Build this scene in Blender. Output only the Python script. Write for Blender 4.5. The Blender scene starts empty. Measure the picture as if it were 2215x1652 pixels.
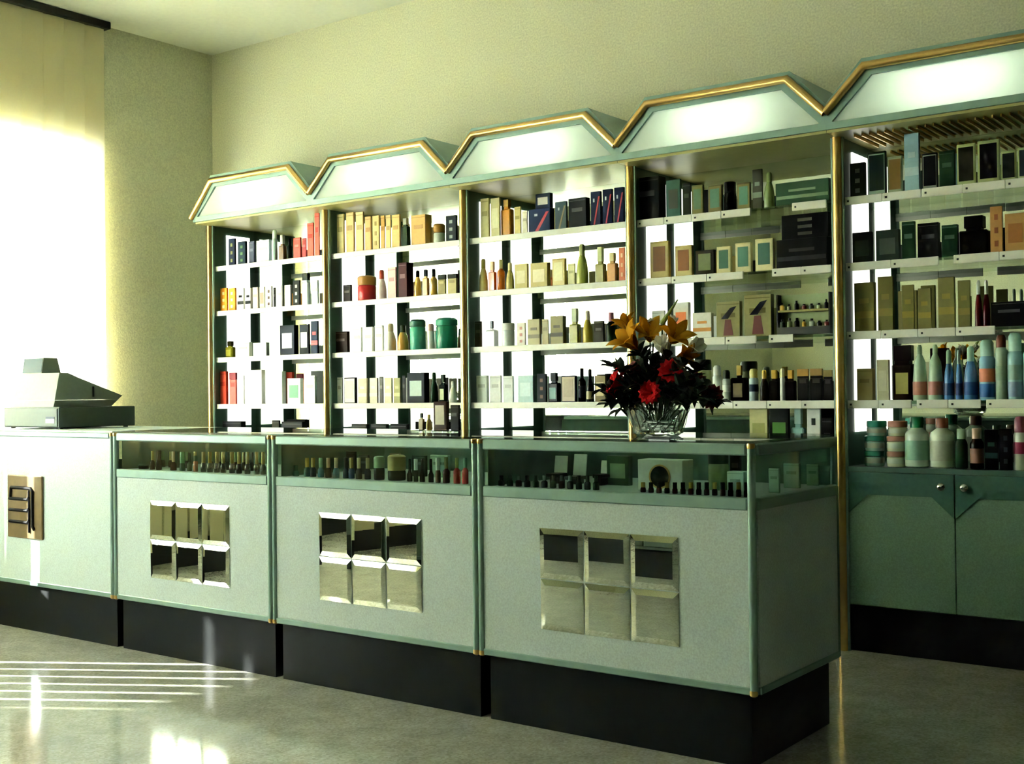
import bpy, math, random
from mathutils import Vector, Matrix
random.seed(7)
scene = bpy.context.scene
COL = scene.collection
PI = math.pi

# ------------------------------------------------------------------ camera
W, H, F = 2215.0, 1652.0, 2600.716
CAMH = 1.075
_a, _b, _c = math.radians(36.6505), math.radians(0.5775), math.radians(-0.6356)
FW = Vector((-math.sin(_a) * math.cos(_b), math.cos(_a) * math.cos(_b), math.sin(_b)))
_rt = Vector((math.cos(_a), math.sin(_a), 0)); _up = _rt.cross(FW)
RT = math.cos(_c) * _rt + math.sin(_c) * _up
UP = -math.sin(_c) * _rt + math.cos(_c) * _up
CAM = Vector((0, 0, CAMH))
cd = bpy.data.cameras.new('camera'); cam = bpy.data.objects.new('camera', cd); COL.objects.link(cam)
cd.sensor_width = 36; cd.lens = F / W * 36; cd.clip_start = 0.05; cd.clip_end = 200
m = Matrix((RT, UP, -FW)).transposed().to_4x4(); m.translation = CAM
cam.matrix_world = m
scene.camera = cam

# ------------------------------------------------------------------ world, sun, exposure
scene.view_settings.view_transform = 'Standard'
scene.view_settings.look = 'None'
scene.view_settings.gamma = 1
scene.view_settings.use_curve_mapping = False
scene.view_settings.exposure = 0.82
cy = scene.cycles
cy.use_denoising = True; cy.use_adaptive_sampling = True; cy.adaptive_threshold = 0.04
cy.max_bounces = 8; cy.diffuse_bounces = 4; cy.glossy_bounces = 5; cy.transmission_bounces = 6; cy.transparent_max_bounces = 14
cy.caustics_reflective = False; cy.caustics_refractive = False
cy.sample_clamp_indirect = 25
wd = bpy.data.worlds.new('daylight'); scene.world = wd; wd.use_nodes = True
bg = wd.node_tree.nodes['Background']
bg.inputs[0].default_value = (0.87, 0.99, 1.02, 1); bg.inputs[1].default_value = 92.0
sd = bpy.data.lights.new('sun', 'SUN'); sun = bpy.data.objects.new('sun', sd); COL.objects.link(sun)
sd.energy = 40.0; sd.angle = math.radians(0.5); sd.color = (1.0, 0.98, 0.94)
SUND = Vector((0.859, 0.512, -0.458)).normalized()
sun.rotation_euler = SUND.to_track_quat('-Z', 'Y').to_euler()
sun.location = (-9, -1, 5)

# ------------------------------------------------------------------ room dimensions
XW, YW, ZC = -6.32, 5.20, 3.34          # left wall, back wall, ceiling
XR, YF = 1.3, -3.6                        # right wall, front wall

# ------------------------------------------------------------------ materials
_M = {}
def lin(c):
    if isinstance(c, str):
        c = [int(c[i:i + 2], 16) / 255 for i in (0, 2, 4)]
    return tuple(x / 12.92 if x <= 0.04045 else ((x + 0.055) / 1.055) ** 2.4 for x in c)
def mat(name, col, rough=0.5, metal=0.0, noise=0.0, scale=40.0, bump=0.0, coat=0.0, col2=None, spec=0.5):
    """procedural principled material: base colour broken up by a noise texture, optional relief"""
    key = (name,)
    if key in _M: return _M[key]
    mt = bpy.data.materials.new(name); mt.use_nodes = True
    nt = mt.node_tree; p = nt.nodes['Principled BSDF']
    c = lin(col)
    p.inputs['Roughness'].default_value = rough
    p.inputs['Metallic'].default_value = metal
    p.inputs['Coat Weight'].default_value = coat
    p.inputs['Specular IOR Level'].default_value = spec
    tc = nt.nodes.new('ShaderNodeTexCoord')
    nz = nt.nodes.new('ShaderNodeTexNoise'); nz.inputs['Scale'].default_value = scale; nz.inputs['Detail'].default_value = 4
    nt.links.new(tc.outputs['Object'], nz.inputs['Vector'])
    rp = nt.nodes.new('ShaderNodeValToRGB')
    k = noise
    a = tuple(max(0, x * (1 - k)) for x in c); b = tuple(min(1, x * (1 + k)) for x in c)
    if col2 is not None: b = lin(col2)
    rp.color_ramp.elements[0].position = 0.3; rp.color_ramp.elements[1].position = 0.7
    rp.color_ramp.elements[0].color = (*a, 1); rp.color_ramp.elements[1].color = (*b, 1)
    nt.links.new(nz.outputs['Fac'], rp.inputs['Fac'])
    nt.links.new(rp.outputs['Color'], p.inputs['Base Color'])
    if bump > 0:
        bp = nt.nodes.new('ShaderNodeBump'); bp.inputs['Strength'].default_value = bump; bp.inputs['Distance'].default_value = 0.004
        nt.links.new(nz.outputs['Fac'], bp.inputs['Height']); nt.links.new(bp.outputs['Normal'], p.inputs['Normal'])
    _M[key] = mt
    return mt
def paint(col, rough=0.4, metal=0.0, coat=0.0):
    dark = sum(int(col[i:i + 2], 16) for i in (0, 2, 4)) < 150
    if dark: coat = 0.0
    return mat('print_%s_%d_%d' % (col, int(rough * 100), int(metal * 10)), col, rough, metal, 0.06, 60, 0, coat, spec=0.08 if dark else 0.25)
def thin_glass(name, tint, refl=1.0, rough=0.0):
    if (name,) in _M: return _M[(name,)]
    mt = bpy.data.materials.new(name); mt.use_nodes = True; nt = mt.node_tree
    for n in list(nt.nodes): nt.nodes.remove(n)
    o = nt.nodes.new('ShaderNodeOutputMaterial'); mx = nt.nodes.new('ShaderNodeMixShader')
    t = nt.nodes.new('ShaderNodeBsdfTransparent'); g = nt.nodes.new('ShaderNodeBsdfGlossy')
    lw = nt.nodes.new('ShaderNodeLayerWeight'); lw.inputs[0].default_value = 0.5      # facing = 1 - cos
    pw = nt.nodes.new('ShaderNodeMath'); pw.operation = 'POWER'; pw.inputs[1].default_value = 5
    fr = nt.nodes.new('ShaderNodeMath'); fr.operation = 'MULTIPLY_ADD'; fr.inputs[1].default_value = 0.96; fr.inputs[2].default_value = 0.04
    nt.links.new(lw.outputs['Facing'], pw.inputs[0]); nt.links.new(pw.outputs[0], fr.inputs[0])
    t.inputs[0].default_value = (*tint, 1); g.inputs['Roughness'].default_value = rough
    g.inputs['Color'].default_value = (refl, refl, refl, 1)
    nt.links.new(fr.outputs[0], mx.inputs[0]); nt.links.new(t.outputs[0], mx.inputs[1]); nt.links.new(g.outputs[0], mx.inputs[2])
    nt.links.new(mx.outputs[0], o.inputs[0]); _M[(name,)] = mt
    return mt
def translucent(name, col, share=0.5, tcol=None):
    if (name,) in _M: return _M[(name,)]
    mt = bpy.data.materials.new(name); mt.use_nodes = True; nt = mt.node_tree
    for n in list(nt.nodes): nt.nodes.remove(n)
    o = nt.nodes.new('ShaderNodeOutputMaterial'); mx = nt.nodes.new('ShaderNodeMixShader')
    d = nt.nodes.new('ShaderNodeBsdfDiffuse'); t = nt.nodes.new('ShaderNodeBsdfTranslucent')
    tc = nt.nodes.new('ShaderNodeTexCoord'); wv = nt.nodes.new('ShaderNodeTexNoise'); wv.inputs['Scale'].default_value = 90
    nt.links.new(tc.outputs['Object'], wv.inputs['Vector'])
    mc = nt.nodes.new('ShaderNodeMixRGB'); mc.inputs[1].default_value = (*[x * 0.94 for x in lin(col)], 1); mc.inputs[2].default_value = (*lin(col), 1)
    nt.links.new(wv.outputs['Fac'], mc.inputs[0]); nt.links.new(mc.outputs[0], d.inputs[0])
    t.inputs[0].default_value = (*lin(tcol or col), 1)
    mx.inputs[0].default_value = share
    nt.links.new(d.outputs[0], mx.inputs[1]); nt.links.new(t.outputs[0], mx.inputs[2]); nt.links.new(mx.outputs[0], o.inputs[0])
    _M[(name,)] = mt
    return mt
def emit(name, col, s):
    if (name,) in _M: return _M[(name,)]
    mt = bpy.data.materials.new(name); mt.use_nodes = True; nt = mt.node_tree
    p = nt.nodes['Principled BSDF']; p.inputs['Base Color'].default_value = (0.8, 0.8, 0.75, 1)
    p.inputs['Emission Color'].default_value = (*lin(col), 1); p.inputs['Emission Strength'].default_value = s
    _M[(name,)] = mt
    return mt

def floor_mat():
    mt = mat('polished_terrazzo_floor', 'b4b3a8', 0.12, 0, 0.12, 9.0, 0, 0.0, spec=0.6)
    nt = mt.node_tree; p = nt.nodes['Principled BSDF']
    vo = nt.nodes.new('ShaderNodeTexVoronoi'); vo.inputs['Scale'].default_value = 130
    tc = [n for n in nt.nodes if n.type == 'TEX_COORD'][0]
    nt.links.new(tc.outputs['Object'], vo.inputs['Vector'])
    rp = nt.nodes.new('ShaderNodeValToRGB'); rp.color_ramp.elements[0].color = (0.62, 0.62, 0.55, 1); rp.color_ramp.elements[1].color = (1, 1, 1, 1)
    nt.links.new(vo.outputs['Color'], rp.inputs['Fac'])
    mx = nt.nodes.new('ShaderNodeMixRGB'); mx.blend_type = 'MULTIPLY'; mx.inputs[0].default_value = 1
    old = p.inputs['Base Color'].links[0].from_socket
    nt.links.new(old, mx.inputs[1]); nt.links.new(rp.outputs['Color'], mx.inputs[2]); nt.links.new(mx.outputs[0], p.inputs['Base Color'])
    return mt
M_FLOOR = floor_mat()
M_WALL = mat('woven_wall_covering', 'd2d0b2', 0.9, 0, 0.15, 110, 0.4)
M_CEIL = mat('ceiling_plaster', 'e4e5d4', 0.95, 0, 0.03, 30, 0.1)
M_BLACK = mat('black_laminate', '14181a', 0.35, 0, 0.15, 30)
M_PLINTH = mat('black_plinth_laminate', '070d0c', 0.55, 0, 0.15, 30, spec=0.15)
M_TRIM = mat('grey_green_metal', '84a096', 0.35, 0.25, 0.06, 25)
M_TRIMD = mat('dark_grey_green_board', '4a6a5c', 0.45, 0.0, 0.08, 25)
M_PANEL = mat('pale_speckled_laminate', 'c0cecb', 0.4, 0, 0.13, 190, 0)
M_DOOR = mat('speckled_green_grey_laminate', '72917b', 0.45, 0, 0.16, 170, 0)
M_BAND = mat('green_grey_door_band', '41665a', 0.4, 0, 0.08, 60, 0)
M_GOLD = mat('polished_brass', 'cba668', 0.28, 1.0, 0.05, 30)
M_CHROME = mat('chrome', 'c8ccc8', 0.12, 1.0, 0.02, 30)
M_MIRROR = mat('mirror_glass', 'e6ece4', 0.0, 1.0, 0.0, 10)
M_MIRRORB = mat('shelf_back_mirror', 'dfe8dc', 0.01, 1.0, 0.0, 10)
M_BRONZE = mat('bronze_plate', '6e5c3c', 0.45, 0.5, 0.15, 20)
M_GLASS = thin_glass('display_glass', (0.88, 0.95, 0.92), 0.7)
M_SHELFG = thin_glass('shelf_glass', (0.78, 0.88, 0.8))
M_PANE = thin_glass('window_glass', (0.95, 0.97, 0.96))
M_RAIL = mat('white_price_rail', 'e8e8dc', 0.4, 0, 0.03, 50)
M_OPAL = translucent('opal_header_panel', 'eef2ea', 0.6)
M_WHITE = mat('white_inner_lining', 'ecebe0', 0.6, 0, 0.02, 20)
M_BLIND = translucent('blind_fabric', 'f4e4b8', 0.45, 'fafcf8')
M_TUBE = emit('fluorescent_tube', 'f4fff0', 19.0)
M_STRIP = emit('opal_light_strip', 'fffff0', 1.3)
M_SOFFIT = mat('soffit_board', 'a8a264', 0.35, 0, 0.06, 20)
M_PAVE = mat('street_pavement', 'b8b4a8', 0.9, 0, 0.1, 3)
M_GREENWALL = mat('dark_green_wainscot', '26382a', 0.4, 0, 0.1, 8)

# ------------------------------------------------------------------ mesh helpers
class G:
    """collects vertices and faces; every build() makes one mesh object"""
    def __init__(s): s.v = []; s.f = []; s.smooth = False
    def add(s, vs, fs):
        n = len(s.v); s.v += [Vector(v) for v in vs]; s.f += [tuple(i + n for i in f) for f in fs]; return s
    def box(s, x0, x1, y0, y1, z0, z1, b=0.0):
        if x0 > x1: x0, x1 = x1, x0
        if y0 > y1: y0, y1 = y1, y0
        if z0 > z1: z0, z1 = z1, z0
        b = min(b, (x1 - x0) * .3, (y1 - y0) * .3, (z1 - z0) * .3)
        if b <= 0:
            vs = [(x, y, z) for z in (z0, z1) for y in (y0, y1) for x in (x0, x1)]
            return s.add(vs, [(0, 2, 3, 1), (4, 5, 7, 6), (0, 1, 5, 4), (2, 6, 7, 3), (0, 4, 6, 2), (1, 3, 7, 5)])
        vs = []; idx = {}
        for i, x in enumerate((x0, x1)):
            for j, y in enumerate((y0, y1)):
                for k, z in enumerate((z0, z1)):
                    sx, sy, sz = (b, -b)[i], (b, -b)[j], (b, -b)[k]
                    idx[i, j, k] = len(vs)
                    vs += [(x, y + sy, z + sz), (x + sx, y, z + sz), (x + sx, y + sy, z)]
        fs = []
        q = lambda i, j, k, a: idx[i, j, k] + a
        for i in (0, 1): fs.append([q(i, 0, 0, 0), q(i, 1, 0, 0), q(i, 1, 1, 0), q(i, 0, 1, 0)])
        for j in (0, 1): fs.append([q(0, j, 0, 1), q(1, j, 0, 1), q(1, j, 1, 1), q(0, j, 1, 1)])
        for k in (0, 1): fs.append([q(0, 0, k, 2), q(1, 0, k, 2), q(1, 1, k, 2), q(0, 1, k, 2)])
        for j in (0, 1):
            for k in (0, 1): fs.append([q(0, j, k, 1), q(1, j, k, 1), q(1, j, k, 2), q(0, j, k, 2)])
        for i in (0, 1):
            for k in (0, 1): fs.append([q(i, 0, k, 0), q(i, 1, k, 0), q(i, 1, k, 2), q(i, 0, k, 2)])
        for i in (0, 1):
            for j in (0, 1): fs.append([q(i, j, 0, 0), q(i, j, 1, 0), q(i, j, 1, 1), q(i, j, 0, 1)])
        for c in idx.values(): fs.append([c, c + 1, c + 2])
        cen = Vector(((x0 + x1) / 2, (y0 + y1) / 2, (z0 + z1) / 2))
        out = []
        for f in fs:
            p = [Vector(vs[a]) for a in f]; n = (p[1] - p[0]).cross(p[2] - p[0])
            out.append(f if n.dot(p[0] - cen) > 0 else f[::-1])
        return s.add(vs, out)
    def lathe(s, cx, cy, prof, seg=16, cap=True):
        n0 = len(s.v); vs = []; fs = []
        for r, z in prof:
            for i in range(seg):
                t = 2 * PI * i / seg; vs.append((cx + r * math.cos(t), cy + r * math.sin(t), z))
        for k in range(len(prof) - 1):
            for i in range(seg):
                j = (i + 1) % seg
                fs.append((k * seg + i, k * seg + j, (k + 1) * seg + j, (k + 1) * seg + i))
        if cap:
            fs.append(tuple(range(seg))[::-1]); fs.append(tuple((len(prof) - 1) * seg + i for i in range(seg)))
        s.smooth = True
        return s.add(vs, fs)
    def prism(s, poly, ax, a0, a1):
        """polygon in two axes extruded along ax: 'y' polygon is (x,z); 'x' polygon is (y,z); 'z' polygon is (x,y)"""
        def P(p, a):
            return (p[0], a, p[1]) if ax == 'y' else ((a, p[0], p[1]) if ax == 'x' else (p[0], p[1], a))
        n = len(poly)
        vs = [P(p, a0) for p in poly] + [P(p, a1) for p in poly]
        fs = [tuple(range(n)), tuple(range(2 * n - 1, n - 1, -1))] + [(i, n + i, n + (i + 1) % n, (i + 1) % n) for i in range(n)]
        area = sum(poly[i][0] * poly[(i + 1) % n][1] - poly[(i + 1) % n][0] * poly[i][1] for i in range(n))
        flip = (area < 0) != (ax == 'x') != (a0 > a1)
        # orientation is fixed afterwards by build(recalc)
        return s.add(vs, [f[::-1] for f in fs] if flip else fs)
    def ring(s, outer, inner, ax, a0, a1):
        """frame between two polygons with equal vertex counts"""
        def P(p, a):
            return (p[0], a, p[1]) if ax == 'y' else ((a, p[0], p[1]) if ax == 'x' else (p[0], p[1], a))
        n = len(outer)
        vs = [P(p, a0) for p in outer] + [P(p, a0) for p in inner] + [P(p, a1) for p in outer] + [P(p, a1) for p in inner]
        fs = []
        for i in range(n):
            j = (i + 1) % n
            fs += [(i, j, n + j, n + i), (2 * n + i, 3 * n + i, 3 * n + j, 2 * n + j), (i, 2 * n + i, 2 * n + j, j), (n + i, n + j, 3 * n + j, 3 * n + i)]
        return s.add(vs, fs)
    def tube(s, pts, r, seg=10, r1=None):
        pts = [Vector(p) for p in pts]; vs = []; fs = []
        n = len(pts)
        for k, p in enumerate(pts):
            d = (pts[min(k + 1, n - 1)] - pts[max(k - 1, 0)]).normalized()
            a = d.cross(Vector((0, 0, 1)));
            if a.length < 1e-3: a = d.cross(Vector((1, 0, 0)))
            a.normalize(); b = d.cross(a)
            sc = 1.0
            if 0 < k < n - 1:
                d1 = (p - pts[k - 1]).normalized(); d2 = (pts[k + 1] - p).normalized()
                sc = 1.0 / max(0.5, math.cos(d1.angle(d2) / 2))
                bis = (d2 - d1)
                if bis.length > 1e-4:
                    bis.normalize(); a = bis; b = d.cross(a).normalized()
                else: sc = 1.0
            rr = r if r1 is None else r + (r1 - r) * k / (n - 1)
            ring = []
            for i in range(seg):
                t = 2 * PI * i / seg
                ring.append(p + a * (rr * sc * math.cos(t)) + b * (rr * math.sin(t)))
            if k > 0:   # align start of ring with previous one
                prev = vs[-seg:]
                best = min(range(seg), key=lambda o: sum((ring[(i + o) % seg] - prev[i]).length for i in range(0, seg, 2)))
                fw = [ring[(i + best) % seg] for i in range(seg)]
                rv = ring[::-1]
                best2 = min(range(seg), key=lambda o: sum((rv[(i + o) % seg] - prev[i]).length for i in range(0, seg, 2)))
                rw = [rv[(i + best2) % seg] for i in range(seg)]
                ring = fw if sum((fw[i] - prev[i]).length for i in range(seg)) <= sum((rw[i] - prev[i]).length for i in range(seg)) else rw
            vs += ring
        for k in range(n - 1):
            for i in range(seg):
                j = (i + 1) % seg
                fs.append((k * seg + i, k * seg + j, (k + 1) * seg + j, (k + 1) * seg + i))
        fs.append(tuple(range(seg))[::-1]); fs.append(tuple((n - 1) * seg + i for i in range(seg)))
        s.smooth = True
        return s.add(vs, fs)
    def xf(s, mtx, start=0):
        for i in range(start, len(s.v)): s.v[i] = mtx @ s.v[i]
        return s

_WORLD = {}
def empty(name, loc, label, cat, group=None, kind=None):
    o = bpy.data.objects.new(name, None); COL.objects.link(o); o.location = loc; o.empty_display_size = 0.05
    _WORLD[o] = Vector(loc)
    o['label'] = label; o['category'] = cat
    if group: o['group'] = group
    if kind: o['kind'] = kind
    return o
def obj(name, g, mt, parent=None, label=None, cat=None, group=None, kind=None, recalc=True):
    """one mesh object from world-space geometry; its origin sits at its base centre"""
    lo = Vector([min(v[i] for v in g.v) for i in range(3)]); hi = Vector([max(v[i] for v in g.v) for i in range(3)])
    org = Vector(((lo.x + hi.x) / 2, (lo.y + hi.y) / 2, lo.z))
    me = bpy.data.meshes.new(name)
    me.from_pydata([v - org for v in g.v], [], g.f)
    if recalc:
        import bmesh
        bm = bmesh.new(); bm.from_mesh(me); bmesh.ops.recalc_face_normals(bm, faces=bm.faces); bm.to_mesh(me); bm.free()
    if g.smooth:
        me.polygons.foreach_set('use_smooth', [True] * len(me.polygons))
        try: me.set_sharp_from_angle(angle=math.radians(40))
        except Exception: pass
    me.materials.append(mt)
    o = bpy.data.objects.new(name, me); COL.objects.link(o)
    if parent is not None:
        o.parent = parent; o.location = org - _WORLD[parent]
    else: o.location = org
    _WORLD[o] = org
    if label: o['label'] = label
    if cat: o['category'] = cat
    if group: o['group'] = group
    if kind: o['kind'] = kind
    return o
def struct(name, g, mt, parent=None): return obj(name, g, mt, parent, kind=None if parent else 'structure')
def B(*a, **k): return G().box(*a, **k)

def ray(x, y): return FW + (x - W / 2) / F * RT - (y - H / 2) / F * UP
def atY(x, y, Y): r = ray(x, y); return CAM + r * (Y / r.y)
def pxof(P): v = Vector(P) - CAM; z = v.dot(FW); return W / 2 + F * v.dot(RT) / z
def depth(P): return (Vector(P) - CAM).dot(FW)

# ================================================================== THE ROOM
XO = XW - 0.30
struct('floor', B(XO, XR + .2, YF - .2, YW + .2, -0.1, 0.0), M_FLOOR)
struct('ceiling', B(XO, XR + .2, YF - .2, YW + .2, ZC, ZC + 0.15), M_CEIL)
struct('wall_back', B(XO, XR + .2, YW, YW + .2, 0, ZC), M_WALL)
struct('wall_right', B(XR, XR + .2, YF, YW, 0, ZC), M_GREENWALL)  # unseen; kept dark and close to cut light bounced onto this end
struct('wall_front', B(XO, XR + .2, YF - .2, YF, 0, ZC), M_WALL)
struct('trim_1', B(-3.2, XR, YF, YF + .03, 0, 1.1), M_GREENWALL)  # unseen dark dado, added so the front wall bounces less light
WINS = [(2.20, 4.28), (-0.60, 1.72)]      # windows along the left wall
ZS, ZT = 0.85, 2.56
g = G()
ys = [YF, -0.60, 1.72, 2.20, 4.28, YW]
for a, b in zip(ys[0::2], ys[1::2]): g.box(XO, XW, a, b, 0, ZC)
for a, b in WINS: g.box(XO, XW, a, b, ZT, ZC); g.box(XO, XW, a, b, 0, ZS)
struct('wall_left', g, M_WALL)
struct('baseboard_left', B(XW, XW + .03, YF, YW, 0, 0.2), M_BLACK)
for i, (a, b) in enumerate(WINS):
    f = G().ring([(a, ZS), (b, ZS), (b, ZT), (a, ZT)], [(a + .05, ZS + .05), (b - .05, ZS + .05), (b - .05, ZT - .05), (a + .05, ZT - .05)], 'x', XO + .08, XO + .14)
    w = struct('window_%d' % (i + 1), f, M_TRIMD)
    obj('pane', B(XO + .105, XO + .113, a + .05, b - .05, ZS + .05, ZT - .05), M_PANE, w)
# unseen awning, shaped to cut the sun stripes short; street pavement in front
struct('trim_2', G().prism([(XO - 1.25, 2.30), (XO - 1.25, 2.34), (XO, 2.96), (XO, 2.90)], 'y', -3.5, 4.9), mat('awning_cloth', 'd8c89a', 0.9, 0, 0.05, 20))
struct('trim_3', B(-30, XO, -25, 25, -0.25, -0.12).box(XO, 25, -25, YF - .2, -0.25, -0.12), M_PAVE)

# low cabinet across the shop floor, seen in the mirror tiles
lc = empty('low_cabinet', (-3.8, 0.0, 0), 'dark green low cabinet across the floor, reflected in the mirror tiles', 'cabinet')
obj('plinth', B(-4.58, -3.02, -.28, .28, 0, .16), M_PLINTH, lc)
obj('body', B(-4.6, -3.0, -.3, .3, .16, .78, .004), M_GREENWALL, lc)
obj('top', B(-4.62, -2.98, -.32, .32, .78, .81, .004), M_BLACK, lc)
for k in range(3):
    d = obj('door', B(-4.59 + k * .532, -4.065 + k * .532, .3, .315, .18, .76, .003), M_GREENWALL, lc)
    obj('knob', G().lathe(0, 0, [(.006, 0), (.014, .012), (.012, .022), (.003, .025)], 12).xf(Matrix.Translation((-4.1 + k * .532, .315, .5)) @ Matrix.Rotation(-PI / 2, 4, 'X')), M_CHROME, d)

# vertical blinds
def blind(y0, y1, tilt, label, width=0.127, pitch=0.134, front=False, gap=None):
    """blind along the left wall, or along the front wall when front is set (then y0, y1 run along x)"""
    P = (lambda a, t: (t, YF + a)) if front else (lambda a, t: (XW + a, t))
    root = empty('vertical_blind', (*P(.06, (y0 + y1) / 2), 0.0), label, 'blind')
    p, q = P(.03, y0 - .02), P(.10, y1 + .03)
    obj('head_rail', B(p[0], q[0], p[1], q[1], ZC - .045, ZC - .002, b=.004), M_BLACK, root)
    n = int(round((y1 - y0) / pitch)); me = None
    for i in range(n):
        yc = y1 - pitch * (i + .5) - (gap[1] if gap and i >= gap[0] else 0)
        if me is None:
            s = G(); cols = 5
            for z in (0.16, ZC - .045):
                for k in range(cols):
                    u = (k / (cols - 1) - .5) * width
                    s.v.append(Vector((0.004 * (1 - (2 * u / width) ** 2), u, z)))
            for k in range(cols - 1): s.f.append((k, k + 1, cols + k + 1, cols + k))
            nv = len(s.v); s.v += [v + Vector((-.0008, 0, 0)) for v in s.v]; s.f += [tuple(q + nv for q in f[::-1]) for f in s.f]
            s.smooth = True
            o = obj('slat', s, M_BLIND, root, recalc=False); me = o.data
        else:
            o = bpy.data.objects.new('slat', me); COL.objects.link(o); o.parent = root
        o.location = Vector((*P(.065, yc), 0.16)) - _WORLD[root]
        o.rotation_euler = (0, 0, (PI / 2 if front else 0) - math.radians(tilt(yc)))
    return root
blind(2.186, 4.33, lambda y: 3, 'pale vertical blind glowing with daylight at the left edge, beside the cash register', 0.137, gap=(14, .030))
blind(-0.67, 1.74, lambda y: 6 if y > .92 else -12, 'tilted vertical blind farther along the left wall, letting sun stripes onto the floor')

# ================================================================== WALL SHELF UNITS
XS, YP = -1.8875, 4.83         # fifth divider, front plane of the units
YM = 5.158                      # mirror backs
YH = 4.70                       # header fronts
SH = [1.875, 1.60, 1.315, 1.03]
ZBASE = 0.76
ZHB = 2.139
ORD = ['first', 'second', 'third', 'fourth', 'fifth', 'sixth', 'seventh', 'eighth', 'ninth', 'tenth', 'eleventh', 'twelfth', 'thirteenth', 'fourteenth', 'fifteenth', 'sixteenth', 'seventeenth', 'eighteenth', 'nineteenth', 'twentieth', 'twenty-first', 'twenty-second', 'twenty-third', 'twenty-fourth', 'twenty-fifth', 'twenty-sixth', 'twenty-seventh']
UNITW = ['leftmost', 'second', 'third', 'fourth', 'rightmost']
UNITL = ['leftmost wall shelf unit under a lit white header, red cartons at its top right',
         'second wall shelf unit from the left, tan cartons along its top shelf',
         'third wall shelf unit from the left, navy cartons along its top shelf',
         'fourth wall shelf unit from the left, behind the flower vase',
         'rightmost wall shelf unit with spray cans and a pair of cupboard doors']
def gold_post(x, root, z0=0.0):
    obj('brass_post', G().lathe(x, YP - .012, [(.019, z0), (.019, ZHB - .001)], 14), M_GOLD, root)
def shelf_unit(i):
    x0 = XS - 4 + i; x1 = x0 + 1
    root = empty('wall_shelf_unit', ((x0 + x1) / 2, YM, 0), UNITL[i], 'shelving', 'wall shelf units')
    xl, xr = x0 + .018, x1 - .018
    # divider on the left side, with brass post and opal light strip
    obj('side_panel', B(x0 - .018, x0 + .018, YP, YM + .03, 0, ZHB), M_TRIMD, root)
    obj('edge_strip', B(x0 - .027, x0 + .027, YP - .012, YP, 0.0, ZHB), M_TRIM, root)
    gold_post(x0, root)
    obj('light_strip', B(x0 + .018, x0 + .024, 4.93, 5.115, 0.90, 2.08), M_STRIP, root)
    obj('mirror_back', B(xl, xr, YM, YM + .012, ZBASE, ZHB), M_MIRRORB, root)
    obj('back_board', B(xl, xr, YM + .013, YM + .03, 0, ZHB), M_TRIMD, root)
    # soffit board
    sf = obj('soffit', B(x0 + .001, x1 - .001, YH + .01, YM - .001, ZHB - .012, ZHB - .0005), M_SOFFIT, root)
    if i == 4:
        for k in range(26):
            xx = x0 + .08 + k * .032
            obj('grille_bar', B(xx, xx + .006, 4.80, 5.08, ZHB - .024, ZHB - .0125), M_GOLD, sf)
    # header: case, frame, opal panel, brass trim, tube
    ch = .165
    out = [(x0, ZHB), (x1, ZHB), (x1, 2.245), (x1 - ch + .012, 2.405), (x0 + ch - .012, 2.405), (x0, 2.245)]
    inn = [(x0 + .03, 2.168), (x1 - .03, 2.168), (x1 - .028, 2.171), (x1 - ch - .028, 2.335), (x0 + ch + .028, 2.335), (x0 + .028, 2.171)]
    if i == 0:
        out[0] = (x0 - .012, ZHB); out[5] = (x0 - .012, 2.20)
    fr = obj('header_frame', G().ring(out, inn, 'y', YH, YH + .02), M_TRIM, root)
    ol = [(p[0] + (.001 if p[0] < (x0 + x1) / 2 else -.001), p[1] - (.001 if k > 1 else 0)) for k, p in enumerate(out)]
    il = [(p[0] + (.008 if p[0] < (x0 + x1) / 2 else -.008), p[1] + (.012 if k < 2 else -.009)) for k, p in enumerate(out)]
    obj('header_case', G().ring(ol, il, 'y', YH + .021, YM), M_TRIM, root)
    obj('header_back', G().prism(il, 'y', YM - .1, YM - .09), M_WHITE, root)
    pn = [(p[0] + (-.004 if p[0] < (x0 + x1) / 2 else .004), p[1]) for p in (inn[0], inn[1], inn[3], inn[4])]
    obj('opal_panel', G().prism(pn, 'y', YH + .012, YH + .017), M_OPAL, root, 'white backlit panel')
    obj('fluorescent_tube', G().tube([(x0 + .27, YH + .15, 2.262), (x1 - .27, YH + .15, 2.262)], .014, 10), M_TUBE, root)
    zl = 2.162 if i == 0 else 2.207
    pts = [(x0 - (.02 if i == 0 else 0), YH - .008, zl), (x0 + ch, YH - .008, 2.371), (x1 - ch, YH - .008, 2.371), (x1, YH - .008, 2.207)]
    obj('brass_trim', G().tube(pts, .017, 12), M_GOLD, root)
    # shelves
    for k, z in enumerate(SH):
        s = obj('glass_shelf', B(xl + .001, xr - .001, YP + .02, YM - .002, z - .012, z), M_SHELFG, root)
        if i < 3:
            obj('price_rail', B(xl + .002, xr - .002, YP + .012, YP + .0195, z - .026, z + .004, .002), M_RAIL, s)
        else:
            cuts = {3: [[(0, .60), (.80, .96)], [(0, .56), (.70, .98)], [(.0, .62), (.68, .8)], [(.0, 1)]],
                    4: [[(0, 1)], [(0, .40), (.46, 1)], [(0, .62), (.75, 1)], [(0, .28), (.3, .56), (.58, .79), (.85, 1)]]}[i][k]
            for a, b in cuts:
                L = xr - xl - .004
                n = max(1, int(round((b - a) * 6)))
                for q in range(n):
                    u0 = xl + .002 + L * (a + (b - a) * q / n); u1 = xl + .002 + L * (a + (b - a) * (q + 1) / n) - .0015
                    pr = obj('price_rail', B(u0, u1, YP + .012, YP + .0195, z - .03, z + .004, .002), M_RAIL, s)
                    obj('price_tag', B(u0 + .012, u0 + .02, YP + .0105, YP + .012, z - .018, z - .01), M_BLACK, pr)
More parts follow.
